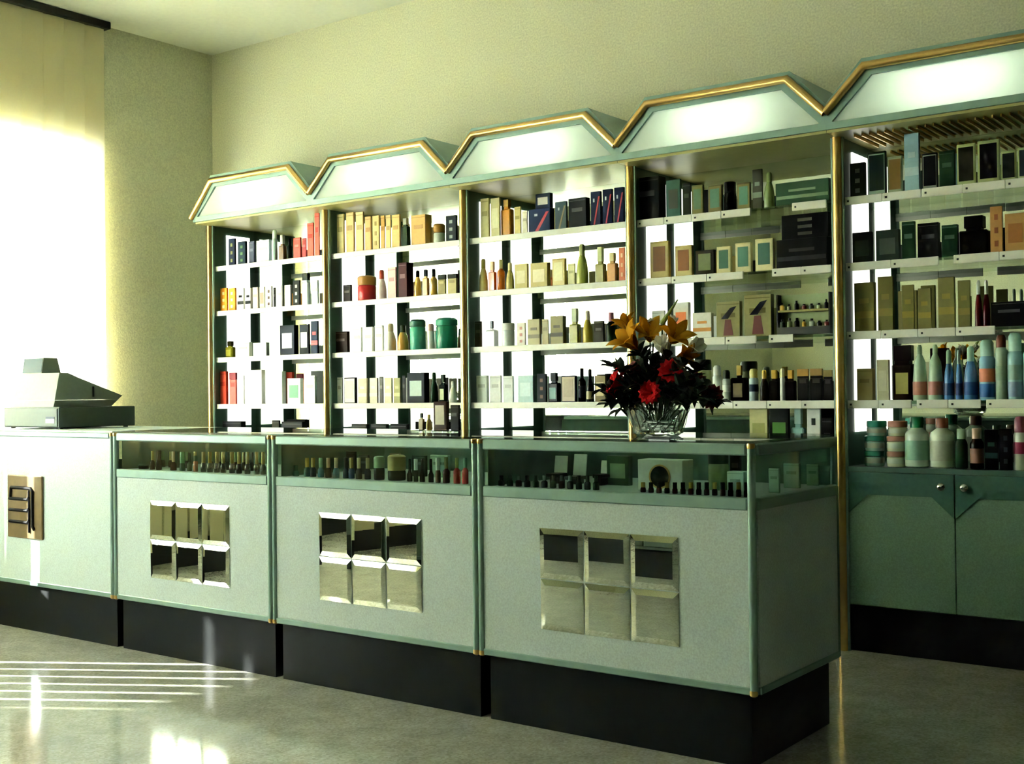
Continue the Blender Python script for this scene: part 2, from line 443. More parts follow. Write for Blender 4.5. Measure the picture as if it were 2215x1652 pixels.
    # base cupboard
    obj('base_top', B(xl + .001, xr - .001, YP - .004, YM - .002, ZBASE - .02, ZBASE), M_TRIMD, root)
    obj('base_body', B(xl + .001, xr - .001, YP + .022, YM - .002, 0.0, ZBASE - .02), M_BLACK, root)
    xm = -1.431 if i == 4 else (x0 + x1) / 2
    for s, (a, b) in enumerate(((xl + .002, xm - .0015), (xm + .0015, xr - .002))):
        d = obj('door', B(a, b, YP, YP + .02, .19, ZBASE - .021, .002), M_DOOR, root)
        zb, zv, c = .647, .565, .088
        obj('door_band', G().prism([(a + .0005, zv), (a + c, zb), (b - c, zb), (b - .0005, zv), (b - .0005, ZBASE - .022), (a + .0005, ZBASE - .022)], 'y', YP - .004, YP), M_BAND, d)
        kx = b - .045 if s == 0 else a + .04
        kn = G().lathe(0, 0, [(.006, 0), (.006, .012), (.014, .016), (.017, .024), (.012, .032), (.004, .035)], 14)
        kn.xf(Matrix.Translation((kx, YP - .003, .69)) @ Matrix.Rotation(PI / 2, 4, 'X'))
        obj('knob', kn, M_CHROME, d)
    obj('plinth', B(xl + .001, xr - .001, YP + .012, YP + .021, 0, .185), M_PLINTH, root)
    return root
UNITS = [shelf_unit(i) for i in range(5)]
# closing divider of the last unit
obj('side_panel', B(XS + 1 - .018, XS + 1 + .018, YP, YM + .03, 0, ZHB), M_TRIMD, UNITS[4])
gold_post(XS + 1, UNITS[4])

# ================================================================== COUNTERS
XC, YC = -1.482, 3.137          # right end and front plane
DEP = 0.623
ZTOP = 0.932
COUNTL = ['plain white counter carrying the cash register, with bronze plaque on its front',
          'glass-topped display counter next to the register counter, rows of gold-capped bottles inside',
          'middle glass-topped display counter between two others, blue and red bottles inside',
          'glass-topped corner display counter at the right end, carrying the flower vase']
def mirror_tile(cx, cz, w, h, root, tx, tz):
    b = .018; t = .010
    g = G(); x0, x1, z0, z1 = -w / 2, w / 2, -h / 2, h / 2
    vs = [(x0, 0, z0), (x1, 0, z0), (x1, 0, z1), (x0, 0, z1), (x0 + b, -.0045, z0 + b), (x1 - b, -.0045, z0 + b), (x1 - b, -.0045, z1 - b), (x0 + b, -.0045, z1 - b),
          (x0, .004, z0), (x1, .004, z0), (x1, .004, z1), (x0, .004, z1)]
    fs = [(4, 5, 6, 7), (0, 1, 5, 4), (1, 2, 6, 5), (2, 3, 7, 6), (3, 0, 4, 7), (0, 8, 9, 1), (1, 9, 10, 2), (2, 10, 11, 3), (3, 11, 8, 0), (11, 10, 9, 8)]
    g.add(vs, fs)
    g.xf(Matrix.Translation((cx, YC - .002, cz)) @ Matrix.Rotation(tx, 4, 'X') @ Matrix.Rotation(tz, 4, 'Z'))
    obj('mirror_tile', g, M_MIRROR, root)
def counter(i):
    x0 = XC - 4 + i; x1 = x0 + 1; y0, y1 = YC, YC + DEP
    root = empty('display_counter' if i else 'service_counter', ((x0 + x1) / 2, (y0 + y1) / 2, 0), COUNTL[i], 'counter', 'row of shop counters')
    glass = i > 0
    zpt = .737 if glass else .902
    obj('plinth', B(x0 + .03, x1 - (.012 if i < 3 else .03), y0 + .022, y1 - .03, 0, .214), M_PLINTH, root)
    obj('front_panel', B(x0 + .012, x1 - .012, y0, y0 + .018, .236, zpt), M_PANEL, root)
    obj('bottom_rail', B(x0 + .012, x1 - .012, y0 - .004, y0 + .02, .214, .236, .003), M_TRIM, root)
    obj('floor_board', B(x0 + .001, x1 - .001, y0 + .021, y1 - .02, .215, .235), M_TRIMD, root)
    obj('back_board', B(x0 + .001, x1 - .001, y1 - .018, y1, .215, .765), M_TRIMD, root)
    # corner posts: quarter-round profiles that meet at the joints
    ends = [('l', x0), ('r', x1)]
    for s, x in ends:
        xc = x + .0125 if s == 'l' else x - .0125
        obj('corner_post', G().lathe(xc, y0 + .004, [(.0122, .216), (.0122, .925)], 12), M_TRIM, root)
        for z in (.222, .921):
            cg = G().lathe(xc, y0 + .002, [(.004, z - .013), (.0115, z - .008), (.0124, z), (.0115, z + .006), (.004, z + .0075)], 12)
            obj('brass_corner_cap', cg, M_GOLD, root)
    if glass: obj('partition', B(x0 + .0255, x0 + .0285, y0 + .024, y1 - .022, .770, .895), M_TRIMD, root)
    if i == 3:
        obj('end_panel', B(x1 - .018, x1, y0 + .017, y1 - .02, .236, .737), M_PANEL, root)
        obj('bottom_rail', B(x1 - .02, x1 + .004, y0 + .017, y1 - .02, .214, .236, .003), M_TRIM, root)
        obj('middle_rail', B(x1 - .02, x1 + .004, y0 + .017, y1 - .02, .737, .772, .003), M_TRIM, root)
        obj('top_rail', B(x1 - .02, x1 + .004, y0 + .017, y1 - .02, .893, .926, .004), M_TRIM, root)
        obj('corner_post', G().lathe(x1 - .0125, y1 - .008, [(.0122, .216), (.0122, .925)], 12), M_TRIM, root)
        obj('end_glass', B(x1 - .012, x1 - .007, y0 + .02, y1 - .02, .772, .893), M_GLASS, root)
    if i == 0:
        obj('end_panel', B(x0, x0 + .018, y0 + .017, y1 - .02, .236, .902), M_PANEL, root)
        obj('top_rail', B(x0 + .025, x1 - .025, y0 - .006, y0 + .02, .902, .926, .004), M_TRIM, root)
        obj('counter_top', B(x0 + .002, x1 - .002, y0 - .004, y1, .926, .934, .002), M_PANEL, root)
        # bronze plaque with a black emblem of three linked bars
        pa = B(-5.298, -5.014, y0 - .010, y0, .431, .722, .003)
        p = obj('plaque', pa, M_BRONZE, root, 'square bronze plaque with a dark three-bar emblem')
        e = G(); yy = y0 - .0125
        path = [(-5.262, .664), (-5.100, .664), (-5.085, .65), (-5.085, .49), (-5.072, .475)]
        e.tube([(a, yy, b) for a, b in path], .0075, 8)
        for z in (.612, .560, .506): e.tube([(-5.275, yy, z), (-5.125, yy, z), (-5.112, yy, z + .012)], .0075, 8)
        e.tube([(-5.262, yy, .664), (-5.268, yy, .62)], .0075, 8)
        e.tube([(-5.115, yy, .655), (-5.115, yy, .46)], .005, 8)
        obj('emblem', e, mat('matte_black_enamel', '0a0a08', .7, 0, .1, 30, spec=.1), p)
    else:
        obj('middle_rail', B(x0 + .025, x1 - .025, y0 - .005, y0 + .02, .737, .772, .003), M_TRIM, root)
        obj('top_rail', B(x0 + .025, x1 - .025, y0 - .006, y0 + .02, .893, .926, .004), M_TRIM, root)
        obj('top_rail', B(x0 + .025, x1 - .025, y1 - .02, y1 + .002, .905, .926, .004), M_TRIM, root)
        obj('display_floor', B(x0 + .004, x1 - .02, y0 + .021, y1 - .02, .757, .769), M_PANEL, root)
        obj('front_glass', B(x0 + .025, x1 - .025, y0 + .006, y0 + .011, .772, .893), M_GLASS, root)
        obj('rear_door', B(x0 + .002, x1 - .02, y1 - .016, y1 - .010, .766, .905), M_TRIMD, root)
        obj('glass_top', B(x0 + .002, x1 - .002, y0 - .002, y1, .9265, .9345, .001), M_GLASS, root)
        cx = (x0 + x1) / 2 + .004
        rnd = random.Random(20 + i)
        for r in range(2):
            for c in range(3):
                mirror_tile(cx + (c - 1) * .1675, .486 + (0.5 - r) * .163, .164, .1595, root, math.radians(rnd.uniform(-.9, .9)), math.radians(rnd.uniform(-1.1, 1.1)))
    return root
COUNTERS = [counter(i) for i in range(4)]

# ================================================================== GOODS
def solve_box(x0, x1, ym, Yf, dr):
    """box whose front left edge is seen at column x0 and rear right edge at x1"""
    XL = atY(x0, ym, Yf).x; lo, hi = 0.004, 1.2
    for _ in range(30):
        w = (lo + hi) / 2
        if pxof((XL + w, Yf + dr * w, atY(x0, ym, Yf).z)) < x1: lo = w
        else: hi = w
    return XL, XL + lo, Yf, Yf + dr * lo
def spot_round(x0, x1, ym, Yf):
    R = 0.02
    for _ in range(6):
        c = atY((x0 + x1) / 2, ym, Yf + R); R = (x1 - x0) / 2 / F * depth(c)
    return c.x, Yf + R, R
class Item:
    """shared bookkeeping: one thing with its parts"""
    def __init__(s, name, loc, label, cat, group): s.root = empty(name, loc, label, cat, group)
    def part(s, name, g, mt, label=None, parent=None): return obj(name, g, mt, parent or s.root, label)

def carton(x0, x1, yt, zb, Yf, col, label, group, dr=.22, lab=None, frame=None, pic=None, lid=None, stripe=None, band=None, name='carton', cat='carton', fm=.17, rough=.4, side=None, dots=None):
    ym = (yt + 560) / 2
    X0, X1, Y0, Y1 = solve_box(x0, x1, yt, Yf, dr)
    zt = atY(x0 + (x1 - x0) * .45, yt, Yf).z
    zt = max(zt, zb + .02)
    it = Item(name, ((X0 + X1) / 2, (Y0 + Y1) / 2, zb), label, cat, group)
    w, h = X1 - X0, zt - zb
    zl = zt - h * .22 if lid else zt
    it.part('body', B(X0, X1, Y0, Y1, zb, zl, .0015), paint(col, rough))
    if lid: it.part('lid', B(X0 - .001, X1 + .001, Y0 - .001, Y1 + .001, zl + .0003, zt, .0015), paint(lid, rough))
    e = .0012
    if frame:
        it.part('front_frame', B(X0 + w * .06, X1 - w * .06, Y0 - e, Y0, zb + h * .05, zl - h * .05), paint(frame, .35))
        it.part('picture', B(X0 + w * fm, X1 - w * fm, Y0 - 2 * e, Y0 - e, zb + h * fm * 1.2, zl - h * fm * .8), paint(pic or '4a5a40', .4))
    elif stripe:
        p = [(X0 + w * .30, zb + h * .06), (X0 + w * .45, zb + h * .06), (X1 - w * .05, zl - h * .15), (X1 - w * .18, zl - h * .15)]
        it.part('diagonal_stripe', G().prism(p, 'y', Y0 - e, Y0), paint(stripe, .4))
        it.part('emblem', B(X0 + w * .28, X0 + w * .42, Y0 - e, Y0, zl - h * .3, zl - h * .2), paint('c8d0d4', .3))
    elif band:
        it.part('band', B(X0 + w * .02, X1 - w * .02, Y0 - e, Y0, zb + h * .28, zb + h * .42), paint(band, .4))
        it.part('title', B(X0 + w * .25, X1 - w * .25, Y0 - e, Y0, zb + h * .58, zb + h * .68), paint(band, .4))
    elif dots:
        for k in range(3):
            it.part('emblem', B(X0 + w * .35, X1 - w * .35, Y0 - e, Y0, zb + h * (.15 + .28 * k), zb + h * (.27 + .28 * k)), paint(dots, .4))
    elif lab:
        it.part('label_panel', B(X0 + w * .16, X1 - w * .16, Y0 - e, Y0, zb + h * .24, zb + h * .74), paint(lab, .4))
    else:
        c = [int(col[i:i + 2], 16) for i in (0, 2, 4)]
        d = 1 if sum(c) < 330 else -1
        c2 = ''.join('%02x' % max(0, min(255, v + d * 42)) for v in c)
        it.part('title', B(X0 + w * .2, X1 - w * .2, Y0 - e, Y0, zb + h * .56, zb + h * .68), paint(c2, .35))
        it.part('flap_edge', B(X0 + w * .04, X1 - w * .04, Y0 - e * .6, Y0, zl - h * .09, zl - h * .07), paint(c2, .35))
    return it
def bottle(x0, x1, yt, zb, Yf, col, label, group, cap='1a1a1a', capf=.28, lab=None, style='round', name='bottle', cat='bottle', capw=.5, glass=False, top=None):
    cx, cyy, R = spot_round(x0, x1, yt, Yf)
    zt = max(atY((x0 + x1) / 2, yt, Yf + R).z, zb + .025)
    h = zt - zb; zs = zt - h * capf
    it = Item(name, (cx, cyy, zb), label, cat, group)
    mt = paint(col, .15, 0, .3) if not glass else mat('tinted_bottle_glass_' + col, col, .06, 0, .05, 20, 0, 1.0)
    rc = R * capw
    if style == 'round':
        pr = [(R * .9, zb), (R, zb + h * .02), (R, zs - h * .14), (R * .93, zs - h * .09), (rc * 1.02, zs - h * .02), (rc * .9, zs)]
        it.part('body', G().lathe(cx, cyy, pr, 18), mt)
        it.part('cap', G().lathe(cx, cyy, [(rc, zs + .0003), (rc, zt - h * .02), (rc * .9, zt)], 16), paint(cap, .25, .0))
        if lab: it.part('label_band', G().lathe(cx, cyy, [(R * 1.012, zb + h * .14), (R * 1.012, zb + (zs - zb) * .68)], 18, False), paint(lab, .4))
    elif style == 'flat':      # rectangular flacon, shoulders and square cap
        a = R * .98; d = R * .55
        g = G().box(cx - a, cx + a, cyy - d, cyy + d, zb, zs - h * .06, min(.006, R * .2)); g.box(cx - rc * .8, cx + rc * .8, cyy - rc * .6, cyy + rc * .6, zs - h * .06, zs)
        it.part('body', g, mt)
        it.part('cap', B(cx - rc, cx + rc, cyy - min(rc, d) * .8, cyy + min(rc, d) * .8, zs + .0003, zt, .002), paint(cap, .25))
        if lab: it.part('label_panel', B(cx - a * .6, cx + a * .6, cyy - d - .0012, cyy - d, zb + h * .12, zb + (zs - zb) * .7), paint(lab, .4))
    elif style == 'cone':       # body tapering to the neck
        pr = [(R * .96, zb), (R, zb + h * .03), (R * .98, zb + h * .35), (R * .78, zs - h * .15), (rc, zs - h * .02), (rc * .9, zs)]
        it.part('body', G().lathe(cx, cyy, pr, 18), mt)
        it.part('cap', G().lathe(cx, cyy, [(rc, zs + .0003), (rc * .95, zt - h * .04), (rc * .6, zt)], 16), paint(cap, .25))
        if lab: it.part('label_band', G().lathe(cx, cyy, [(R * 1.012, zb + h * .1), (R * 1.01, zb + h * .34)], 18, False), paint(lab, .4))
    elif style == 'can':        # aerosol can: straight wall, rolled shoulder, tall domed cap
        pr = [(R * .95, zb), (R, zb + .004), (R, zs - h * .05), (R * .82, zs)]
        it.part('body', G().lathe(cx, cyy, pr, 18), mt)
        it.part('cap', G().lathe(cx, cyy, [(R * .84, zs + .0003), (R * .84, zt - h * .06), (R * .6, zt - h * .01), (R * .2, zt)], 16), paint(cap, .25))
        if lab: it.part('label_band', G().lathe(cx, cyy, [(R * 1.012, zb + h * .3), (R * 1.012, zb + h * .52)], 18, False), paint(lab, .4))
        if top: it.part('lower_band', G().lathe(cx, cyy, [(R * 1.012, zb + h * .05), (R * 1.012, zb + h * .27)], 18, False), paint(top, .4))
    return it
def jar(x0, x1, yt, zb, Yf, col, label, group, lid='2a2a2a', lidf=.3, lab=None, dome=False, name='cream_jar', cat='jar', zt=None):
    cx, cyy, R = spot_round(x0, x1, yt, Yf)
    if zt is None: zt = max(atY((x0 + x1) / 2, yt, Yf + R).z, zb + .015)
    h = zt - zb; zs = zt - h * lidf
    it = Item(name, (cx, cyy, zb), label, cat, group)
    it.part('body', G().lathe(cx, cyy, [(R * .92, zb), (R * .98, zb + h * .06), (R * .98, zs - h * .05), (R * .9, zs)], 20), paint(col, .25, 0, .2))
    lp = [(R, zs + .0003), (R, zt - h * .08), (R * .8, zt - h * .02), (R * .3, zt)] if dome else [(R, zs + .0003), (R, zt - h * .05), (R * .94, zt)]
    it.part('lid', G().lathe(cx, cyy, lp, 20), paint(lid, .3))
    if lab: it.part('label_band', G().lathe(cx, cyy, [(R * .992, zb + h * .2), (R * .992, zs - h * .12)], 20, False), paint(lab, .4))
    return it, zt

# colour words used in the labels come with each entry:  kind, words, x0, x1, ytop, colour, options
C_, Bt, J_ = 'C', 'B', 'J'
ROWS = {
 (0, 0): [
  (C_, 'navy carton flecked with gold', 494, 511, 516, '1c2438', dict(dots='8a8a50')),
  (C_, 'dark blue-green carton', 514, 535, 522, '1e3040', dict(dots='5a7a50')),
  (C_, 'slate blue carton', 538, 552, 522, '3a4258', {}),
  (C_, 'lavender white wide carton', 554, 588, 519, 'dcdcee', {}),
  (Bt, 'pale teal slim bottle', 588, 600, 497, 'b4d0cc', dict(cap='d8e4e0', style='can')),
  (Bt, 'amber bottle with silver cap', 602, 620, 508, '5a3818', dict(cap='c0c4b8', capf=.35, style='flat')),
  (Bt, 'dark green bottle', 620, 633, 516, '16241c', dict(cap='101410')),
  (C_, 'bright red short carton', 634, 653, 514, 'd8392c', {}),
  (C_, 'deep red narrow carton', 653, 664, 515, 'a01c24', {}),
  (C_, 'red tall carton', 664, 680, 482, 'e04a34', {}),
  (C_, 'tallest red carton', 680, 692, 461, 'e2503a', {})],
 (0, 1): [
  (C_, 'orange carton with cream spots', 476, 494, 623, 'e8901c', dict(dots='f6e8b0')),
  (C_, 'orange carton with cream spots, right twin', 494, 512, 623, 'ea9620', dict(dots='f6e8b0')),
  (C_, 'white carton with black line', 513, 530, 623, 'f0f0ec', dict(band='202020')),
  (C_, 'white carton with black line, right twin', 530, 545, 623, 'f0f0ec', dict(band='202020')),
  (C_, 'cream and pink carton', 546, 560, 621, 'f0dcc8', {}),
  (C_, 'ivory narrow carton', 561, 574, 620, 'f2ead0', dict(lab='c89080')),
  (C_, 'ivory carton with dark edge', 575, 590, 619, 'efe8d8', dict(dots='6a5040')),
  (C_, 'black slim carton', 591, 597, 622, '181c1c', {}),
  (C_, 'white slim carton', 598, 612, 617, 'f4f4f4', {}),
  (C_, 'white upright carton', 615, 632, 616, 'f4f4f4', dict(dr=.3)),
  (C_, 'black carton with white dots', 633, 651, 606, '141414', dict(dots='d8d8cc')),
  (Bt, 'white bottle with black cap', 652, 672, 591, 'eceef0', dict(cap='141818', style='flat', capf=.22, capw=.85)),
  (C_, 'white carton at the row end', 673, 690, 606, 'e8ece8', {})],
 (0, 2): [
  (Bt, 'olive gold bottle with dark cap', 487, 510, 738, '7a7420', dict(cap='3a3418', style='flat', lab='a8a030')),
  (C_, 'white low carton', 512, 546, 740, 'dfe0d8', {}),
  (C_, 'pale grey low carton', 547, 583, 741, 'e2e6de', dict(lab='c4ccc4')),
  (C_, 'navy carton with white label', 605, 646, 703, '101828', dict(dr=.3, lab='e4ecec')),
  (C_, 'navy carton with white label, right twin', 647, 671, 701, '0e1626', dict(dr=.2, lab='e4ecec')),
  (C_, 'navy carton with red foot', 672, 690, 694, '10203a', dict(band='b83040'))],
 (0, 3): [
  (C_, 'tall red carton at the row start', 473, 494, 803, 'd84a34', dict(dr=.3)),
  (C_, 'red carton with dark lid', 496, 513, 806, 'e25a50', dict(lid='8a1028')),
  (C_, 'white carton', 515, 530, 812, 'f2f2ee', {}),
  (C_, 'large white carton', 532, 574, 800, 'f6f6f4', {}),
  (C_, 'large white carton', 576, 618, 803, 'f6f6f4', {}),
  (C_, 'white carton with green and red label', 621, 656, 818, 'f4f6f4', dict(lab='6aa080')),
  (C_, 'white carton at the row end', 658, 686, 812, 'f2f0ec', {})],
 (0, 4): [
  (C_, 'black low carton', 481, 532, 911, '101014', {}),
  (C_, 'black carton', 588, 607, 909, '141414', {}),
  (C_, 'black long carton', 609, 664, 912, '0e0e10', {})],
 (1, 0): [
  (C_, 'pale yellow carton', 728, 746, 463, 'e6d494', {}),
  (C_, 'tan carton', 748, 768, 459, 'd8b878', {}),
  (C_, 'light tan carton', 769, 788, 458, 'dcc088', {}),
  (C_, 'peach tan carton', 789, 804, 468, 'd8b070', {}),
  (C_, 'patterned tan carton', 805, 822, 466, 'd6b878', dict(dots='a89050')),
  (C_, 'ochre narrow carton', 823, 833, 466, 'c89a48', {}),
  (C_, 'tan carton', 834, 846, 465, 'dcc080', {}),
  (C_, 'yellow tan carton', 847, 867, 464, 'd8b46c', {}),
  (Bt, 'dark green flacon with silver cap', 867, 888, 472, '1c3420', dict(cap='b8c0a8', style='flat', capf=.22)),
  (C_, 'large ochre carton', 889, 934, 464, 'cfa254', dict(dr=.55)),
  (J_, 'white round jar', 937, 963, 484, 'd8dcc8', dict(lid='a87830', lidf=.45, dome=True)),
  (C_, 'black carton with pale marks', 964, 990, 466, '10161e', dict(dots='a0a8a0'))],
 (1, 1): [
  (C_, 'black small carton with red side', 742, 762, 616, '1a0c0e', {}),
  (J_, 'red drum with gold lid', 773, 814, 596, 'b02c2c', dict(lid='a87838', lidf=.38, dome=True)),
  (Bt, 'pink bottle with red cap', 815, 836, 584, 'ead8d4', dict(cap='b04030', capf=.3, style='cone')),
  (C_, 'pink carton', 838, 859, 578, 'e4b4b0', {}),
  (C_, 'dark maroon tall carton', 861, 894, 567, '3a0c14', dict(dr=.9)),
  (Bt, 'gold bottle with black cap', 895, 912, 585, 'c89a34', dict(style='cone', capf=.25, glass=True)),
  (Bt, 'amber gold bottle with black cap', 913, 929, 583, 'c08a28', dict(style='flat', capf=.25, glass=True)),
  (Bt, 'gold round bottle with black cap', 930, 946, 582, 'b88a30', dict(style='round', glass=True)),
  (C_, 'olive gold carton', 947, 966, 594, '8a7a38', dict(lid='201c10')),
  (C_, 'tan carton with black lid', 968, 990, 592, 'b0a060', dict(lid='201c10'))],
 (1, 2): [
  (C_, 'dark brown carton', 722, 757, 717, '2c1c14', {}),
  (C_, 'white carton', 762, 785, 708, 'f2f2ee', {}),
  (C_, 'white carton', 786, 809, 707, 'f2f2ee', {}),
  (C_, 'white carton', 810, 831, 704, 'f0f0e8', {}),
  (Bt, 'white tapered bottle', 833, 857, 700, 'e8e6d8', dict(cap='b8b090', style='cone')),
  (Bt, 'amber bottle with green cap', 859, 884, 703, 'c08a3c', dict(cap='2c3c1c', style='cone')),
  (J_, 'teal green drum', 886, 921, 690, '3f9a80', dict(lid='3a6a5c', lidf=.25, dome=True)),
  (Bt, 'white tube with pink print', 924, 940, 700, 'ece8e4', dict(cap='d0a8a0', style='can')),
  (J_, 'large green drum', 942, 990, 687, '1c7a5c', dict(lid='24886a', lidf=.25, dome=True))],
 (1, 3): [
  (C_, 'white narrow carton', 729, 742, 816, 'f0f0ec', {}),
  (C_, 'white carton with black border', 744, 773, 816, '1a1a1e', dict(frame='f0f0ea', pic='e4e4d8')),
  (C_, 'beige banded carton', 774, 797, 818, 'd2c8b0', dict(band='efe8dc')),
  (C_, 'cream banded carton', 799, 819, 817, 'ded4c0', dict(band='f4eee0')),
  (C_, 'charcoal narrow carton', 820, 830, 815, '3a3438', {}),
  (C_, 'cream banded wide carton', 831, 850, 817, 'dcd2b4', dict(band='f4eee0')),
  (C_, 'olive banded carton', 851, 868, 817, '9a9660', dict(band='c8c490')),
  (C_, 'black narrow carton', 870, 878, 812, '101416', {}),
  (C_, 'navy carton with silver label', 880, 929, 806, '0c1220', dict(lab='b8ccc8', dr=.35)),
  (Bt, 'dark green bottle', 930, 948, 805, '16301c', dict(cap='1c4020', style='cone')),
  (Bt, 'black green flacon', 949, 968, 810, '0e1c14', dict(cap='18301c', style='flat', lab='c8d0a0')),
  (Bt, 'white small bottle', 971, 988, 824, 'e4e4dc', dict(cap='d0d0c8', style='cone'))],
 (1, 4): [
  (C_, 'black long low carton', 760, 800, 917, '0e0e12', {}),
  (C_, 'black long low carton', 802, 842, 917, '0e0e12', {}),
  (C_, 'black long low carton', 844, 886, 917, '0e0e12', {})],
 (2, 0): [
  (C_, 'olive cream carton', 1039, 1060, 429, 'bcb478', {}),
  (C_, 'pale cream carton', 1061, 1083, 428, 'd0c890', dict(lab='e6e0b4')),
  (Bt, 'orange bottle with ochre cap', 1083, 1111, 432, 'd08a28', dict(cap='b89038', style='flat', capf=.2)),
  (C_, 'yellow cream carton', 1112, 1128, 447, 'd2c078', {}),
  (C_, 'ivory carton', 1129, 1142, 456, 'e8e4cc', {}),
  (C_, 'navy carton with red diagonal', 1143, 1199, 451, '14264a', dict(stripe='b03040', dr=.3)),
  (C_, 'dark teal carton', 1200, 1228, 436, '1e3c44', dict(stripe='8a8060')),
  (C_, 'black tall carton', 1229, 1276, 428, '0c1018', dict(dr=.35)),
  (C_, 'navy tall carton with red slash', 1277, 1302, 414, '101c38', dict(stripe='a83040', dr=.3)),
  (C_, 'navy tall carton with red slash', 1303, 1327, 409, '101c38', dict(stripe='a83040', dr=.3)),
  (C_, 'navy tall carton with red slash', 1328, 1352, 405, '101c38', dict(stripe='a83040', dr=.3))],
 (2, 1): [
  (Bt, 'cream yellow bottle', 1036, 1055, 560, 'd8cc8c', dict(cap='b8a860', style='cone')),
  (Bt, 'orange bottle', 1056, 1074, 566, 'e07c20', dict(cap='e8d0a0', style='flat')),
  (Bt, 'amber bottle', 1075, 1092, 562, 'b86418', dict(cap='d0c088', style='round')),
  (Bt, 'pale gold bottle', 1094, 1112, 568, 'd4c47c', dict(cap='eae0b0', style='cone')),
  (C_, 'beige carton', 1113, 1144, 571, 'cebe7c', dict(lab='e4d8a8')),
  (C_, 'beige wide carton', 1147, 1191, 568, 'c8b878', dict(lab='ece2b8', dr=.3)),
  (C_, 'gold framed carton', 1194, 1226, 559, 'a08828', dict(frame='e0d090', pic='ece4b4')),
  (C_, 'pale olive carton', 1228, 1245, 570, 'dcd8a4', {}),
  (Bt, 'tall olive green bottle', 1246, 1272, 528, 'b0b45c', dict(cap='c8cc90', style='cone')),
  (Bt, 'olive bottle with pale cap', 1287, 1311, 534, '96924c', dict(cap='c8cc90', style='flat', capf=.4)),
  (Bt, 'amber flacon', 1313, 1337, 547, 'c08030', dict(cap='e0d0a0', style='flat')),
  (C_, 'coral carton', 1338, 1353, 535, 'd87850', dict(dots='f0c8a0'))],
 (2, 2): [
  (C_, 'brown carton', 1026, 1043, 695, '4a3820', {}),
  (Bt, 'white bottle with dark mark', 1050, 1078, 694, 'f0f0ec', dict(cap='404844', style='flat', capw=.25)),
  (J_, 'white jar', 1085, 1113, 699, 'e6ecec', dict(lid='f0f0f0')),
  (C_, 'white and pink carton', 1118, 1138, 698, 'ece4dc', dict(dots='a86858')),
  (C_, 'taupe carton', 1141, 1171, 690, 'b4ac80', dict(band='706850')),
  (C_, 'taupe narrow carton', 1172, 1188, 690, 'a89c70', {}),
  (C_, 'taupe carton with black side', 1190, 1225, 683, '908858', dict(band='403828', dr=.4)),
  (Bt, 'green and amber flacon with frosted cap', 1231, 1256, 667, '8a8830', dict(cap='c8d4b0', style='flat', capf=.38)),
  (Bt, 'yellow olive bottle', 1260, 1282, 672, 'b09c34', dict(cap='e8d8c0', style='cone')),
  (C_, 'black brown carton', 1284, 1308, 694, '2a2410', {}),
  (Bt, 'dark green bottle with pink flower stopper', 1310, 1334, 676, '1c3018', dict(cap='b87888', style='round', capf=.3))],
 (2, 3): [
  (C_, 'pale grey green carton', 1030, 1058, 812, 'dce6dc', dict(dr=.3)),
  (C_, 'white carton', 1059, 1086, 812, 'eef0ec', {}),
  (C_, 'white carton with grey side', 1088, 1112, 813, 'e8ecec', {}),
  (C_, 'pale blue carton', 1120, 1160, 812, 'bcd8d8', dict(lab='dceeee', dr=.3)),
  (C_, 'black carton', 1161, 1184, 808, '0c1014', dict(dots='6a4a38')),
  (Bt, 'black flacon with teal label', 1185, 1213, 806, '101820', dict(cap='101418', style='flat', lab='90b8b8')),
  (C_, 'beige carton with navy edge', 1214, 1249, 812, '141c34', dict(frame='c8b8a0', pic='b8a890')),
  (Bt, 'black bottle with silver neck', 1250, 1267, 796, '101010', dict(cap='181818', style='round', lab='2a3038')),
  (Bt, 'black bottle', 1268, 1284, 798, '12100e', dict(cap='141414', style='cone', lab='b8b090')),
  (C_, 'cream and brown carton', 1286, 1312, 812, '7a6a40', dict(lab='d8c898'))],
 (3, 0): [
  (C_, 'large black carton', 1373, 1440, 382, '08080a', dict(dr=.5)),
  (C_, 'teal green carton', 1441, 1474, 388, '2c5a4a', dict(lab='3a4034')),
  (C_, 'near black carton', 1476, 1495, 396, '101410', {}),
  (C_, 'olive framed carton', 1496, 1523, 400, '5a5c30', dict(frame='74703c', pic='5a7858')),
  (C_, 'olive framed carton', 1531, 1564, 400, '5a5830', dict(frame='7a7040', pic='5c8468')),
  (Bt, 'black bottle with wedge stopper', 1565, 1593, 394, '0a0c0c', dict(cap='101010', style='round', capf=.35, capw=.9)),
  (C_, 'olive framed carton', 1594, 1625, 395, '5e5a30', dict(frame='7c7442', pic='5a8a74')),
  (C_, 'tall brown and teal carton', 1627, 1650, 366, '3a3a2c', dict(band='7a8878')),
  (Bt, 'pale green bottle', 1652, 1675, 373, '8a9a68', dict(cap='98a468', style='cone')),
  (C_, 'wide dark green case with silver squiggle', 1677, 1800, 391, '24482e', dict(dr=.15, band='7a9070', name='gift_case', cat='case'))],
 (3, 1): [
  (C_, 'gold framed picture carton', 1406, 1451, 522, 'c0a860', dict(frame='d4c080', pic='7a4c1c', dr=.25)),
  (C_, 'gold framed picture carton, smaller', 1460, 1501, 531, 'bca45c', dict(frame='d4c080', pic='8a5420', dr=.25)),
  (C_, 'dark framed carton with olive picture', 1504, 1549, 541, '201c14', dict(frame='2a241a', pic='70784c', dr=.25)),
  (C_, 'cream framed carton with teal picture', 1550, 1584, 533, 'd0c890', dict(frame='dcd4a0', pic='3c6450', dr=.25)),
  (C_, 'cream framed carton with teal picture', 1590, 1628, 525, 'd4cc98', dict(frame='e0d8a8', pic='4c7a64', dr=.25)),
  (C_, 'tall cream framed carton with teal picture', 1633, 1676, 516, 'd4cc98', dict(frame='e0d8a8', pic='40685a', dr=.25)),
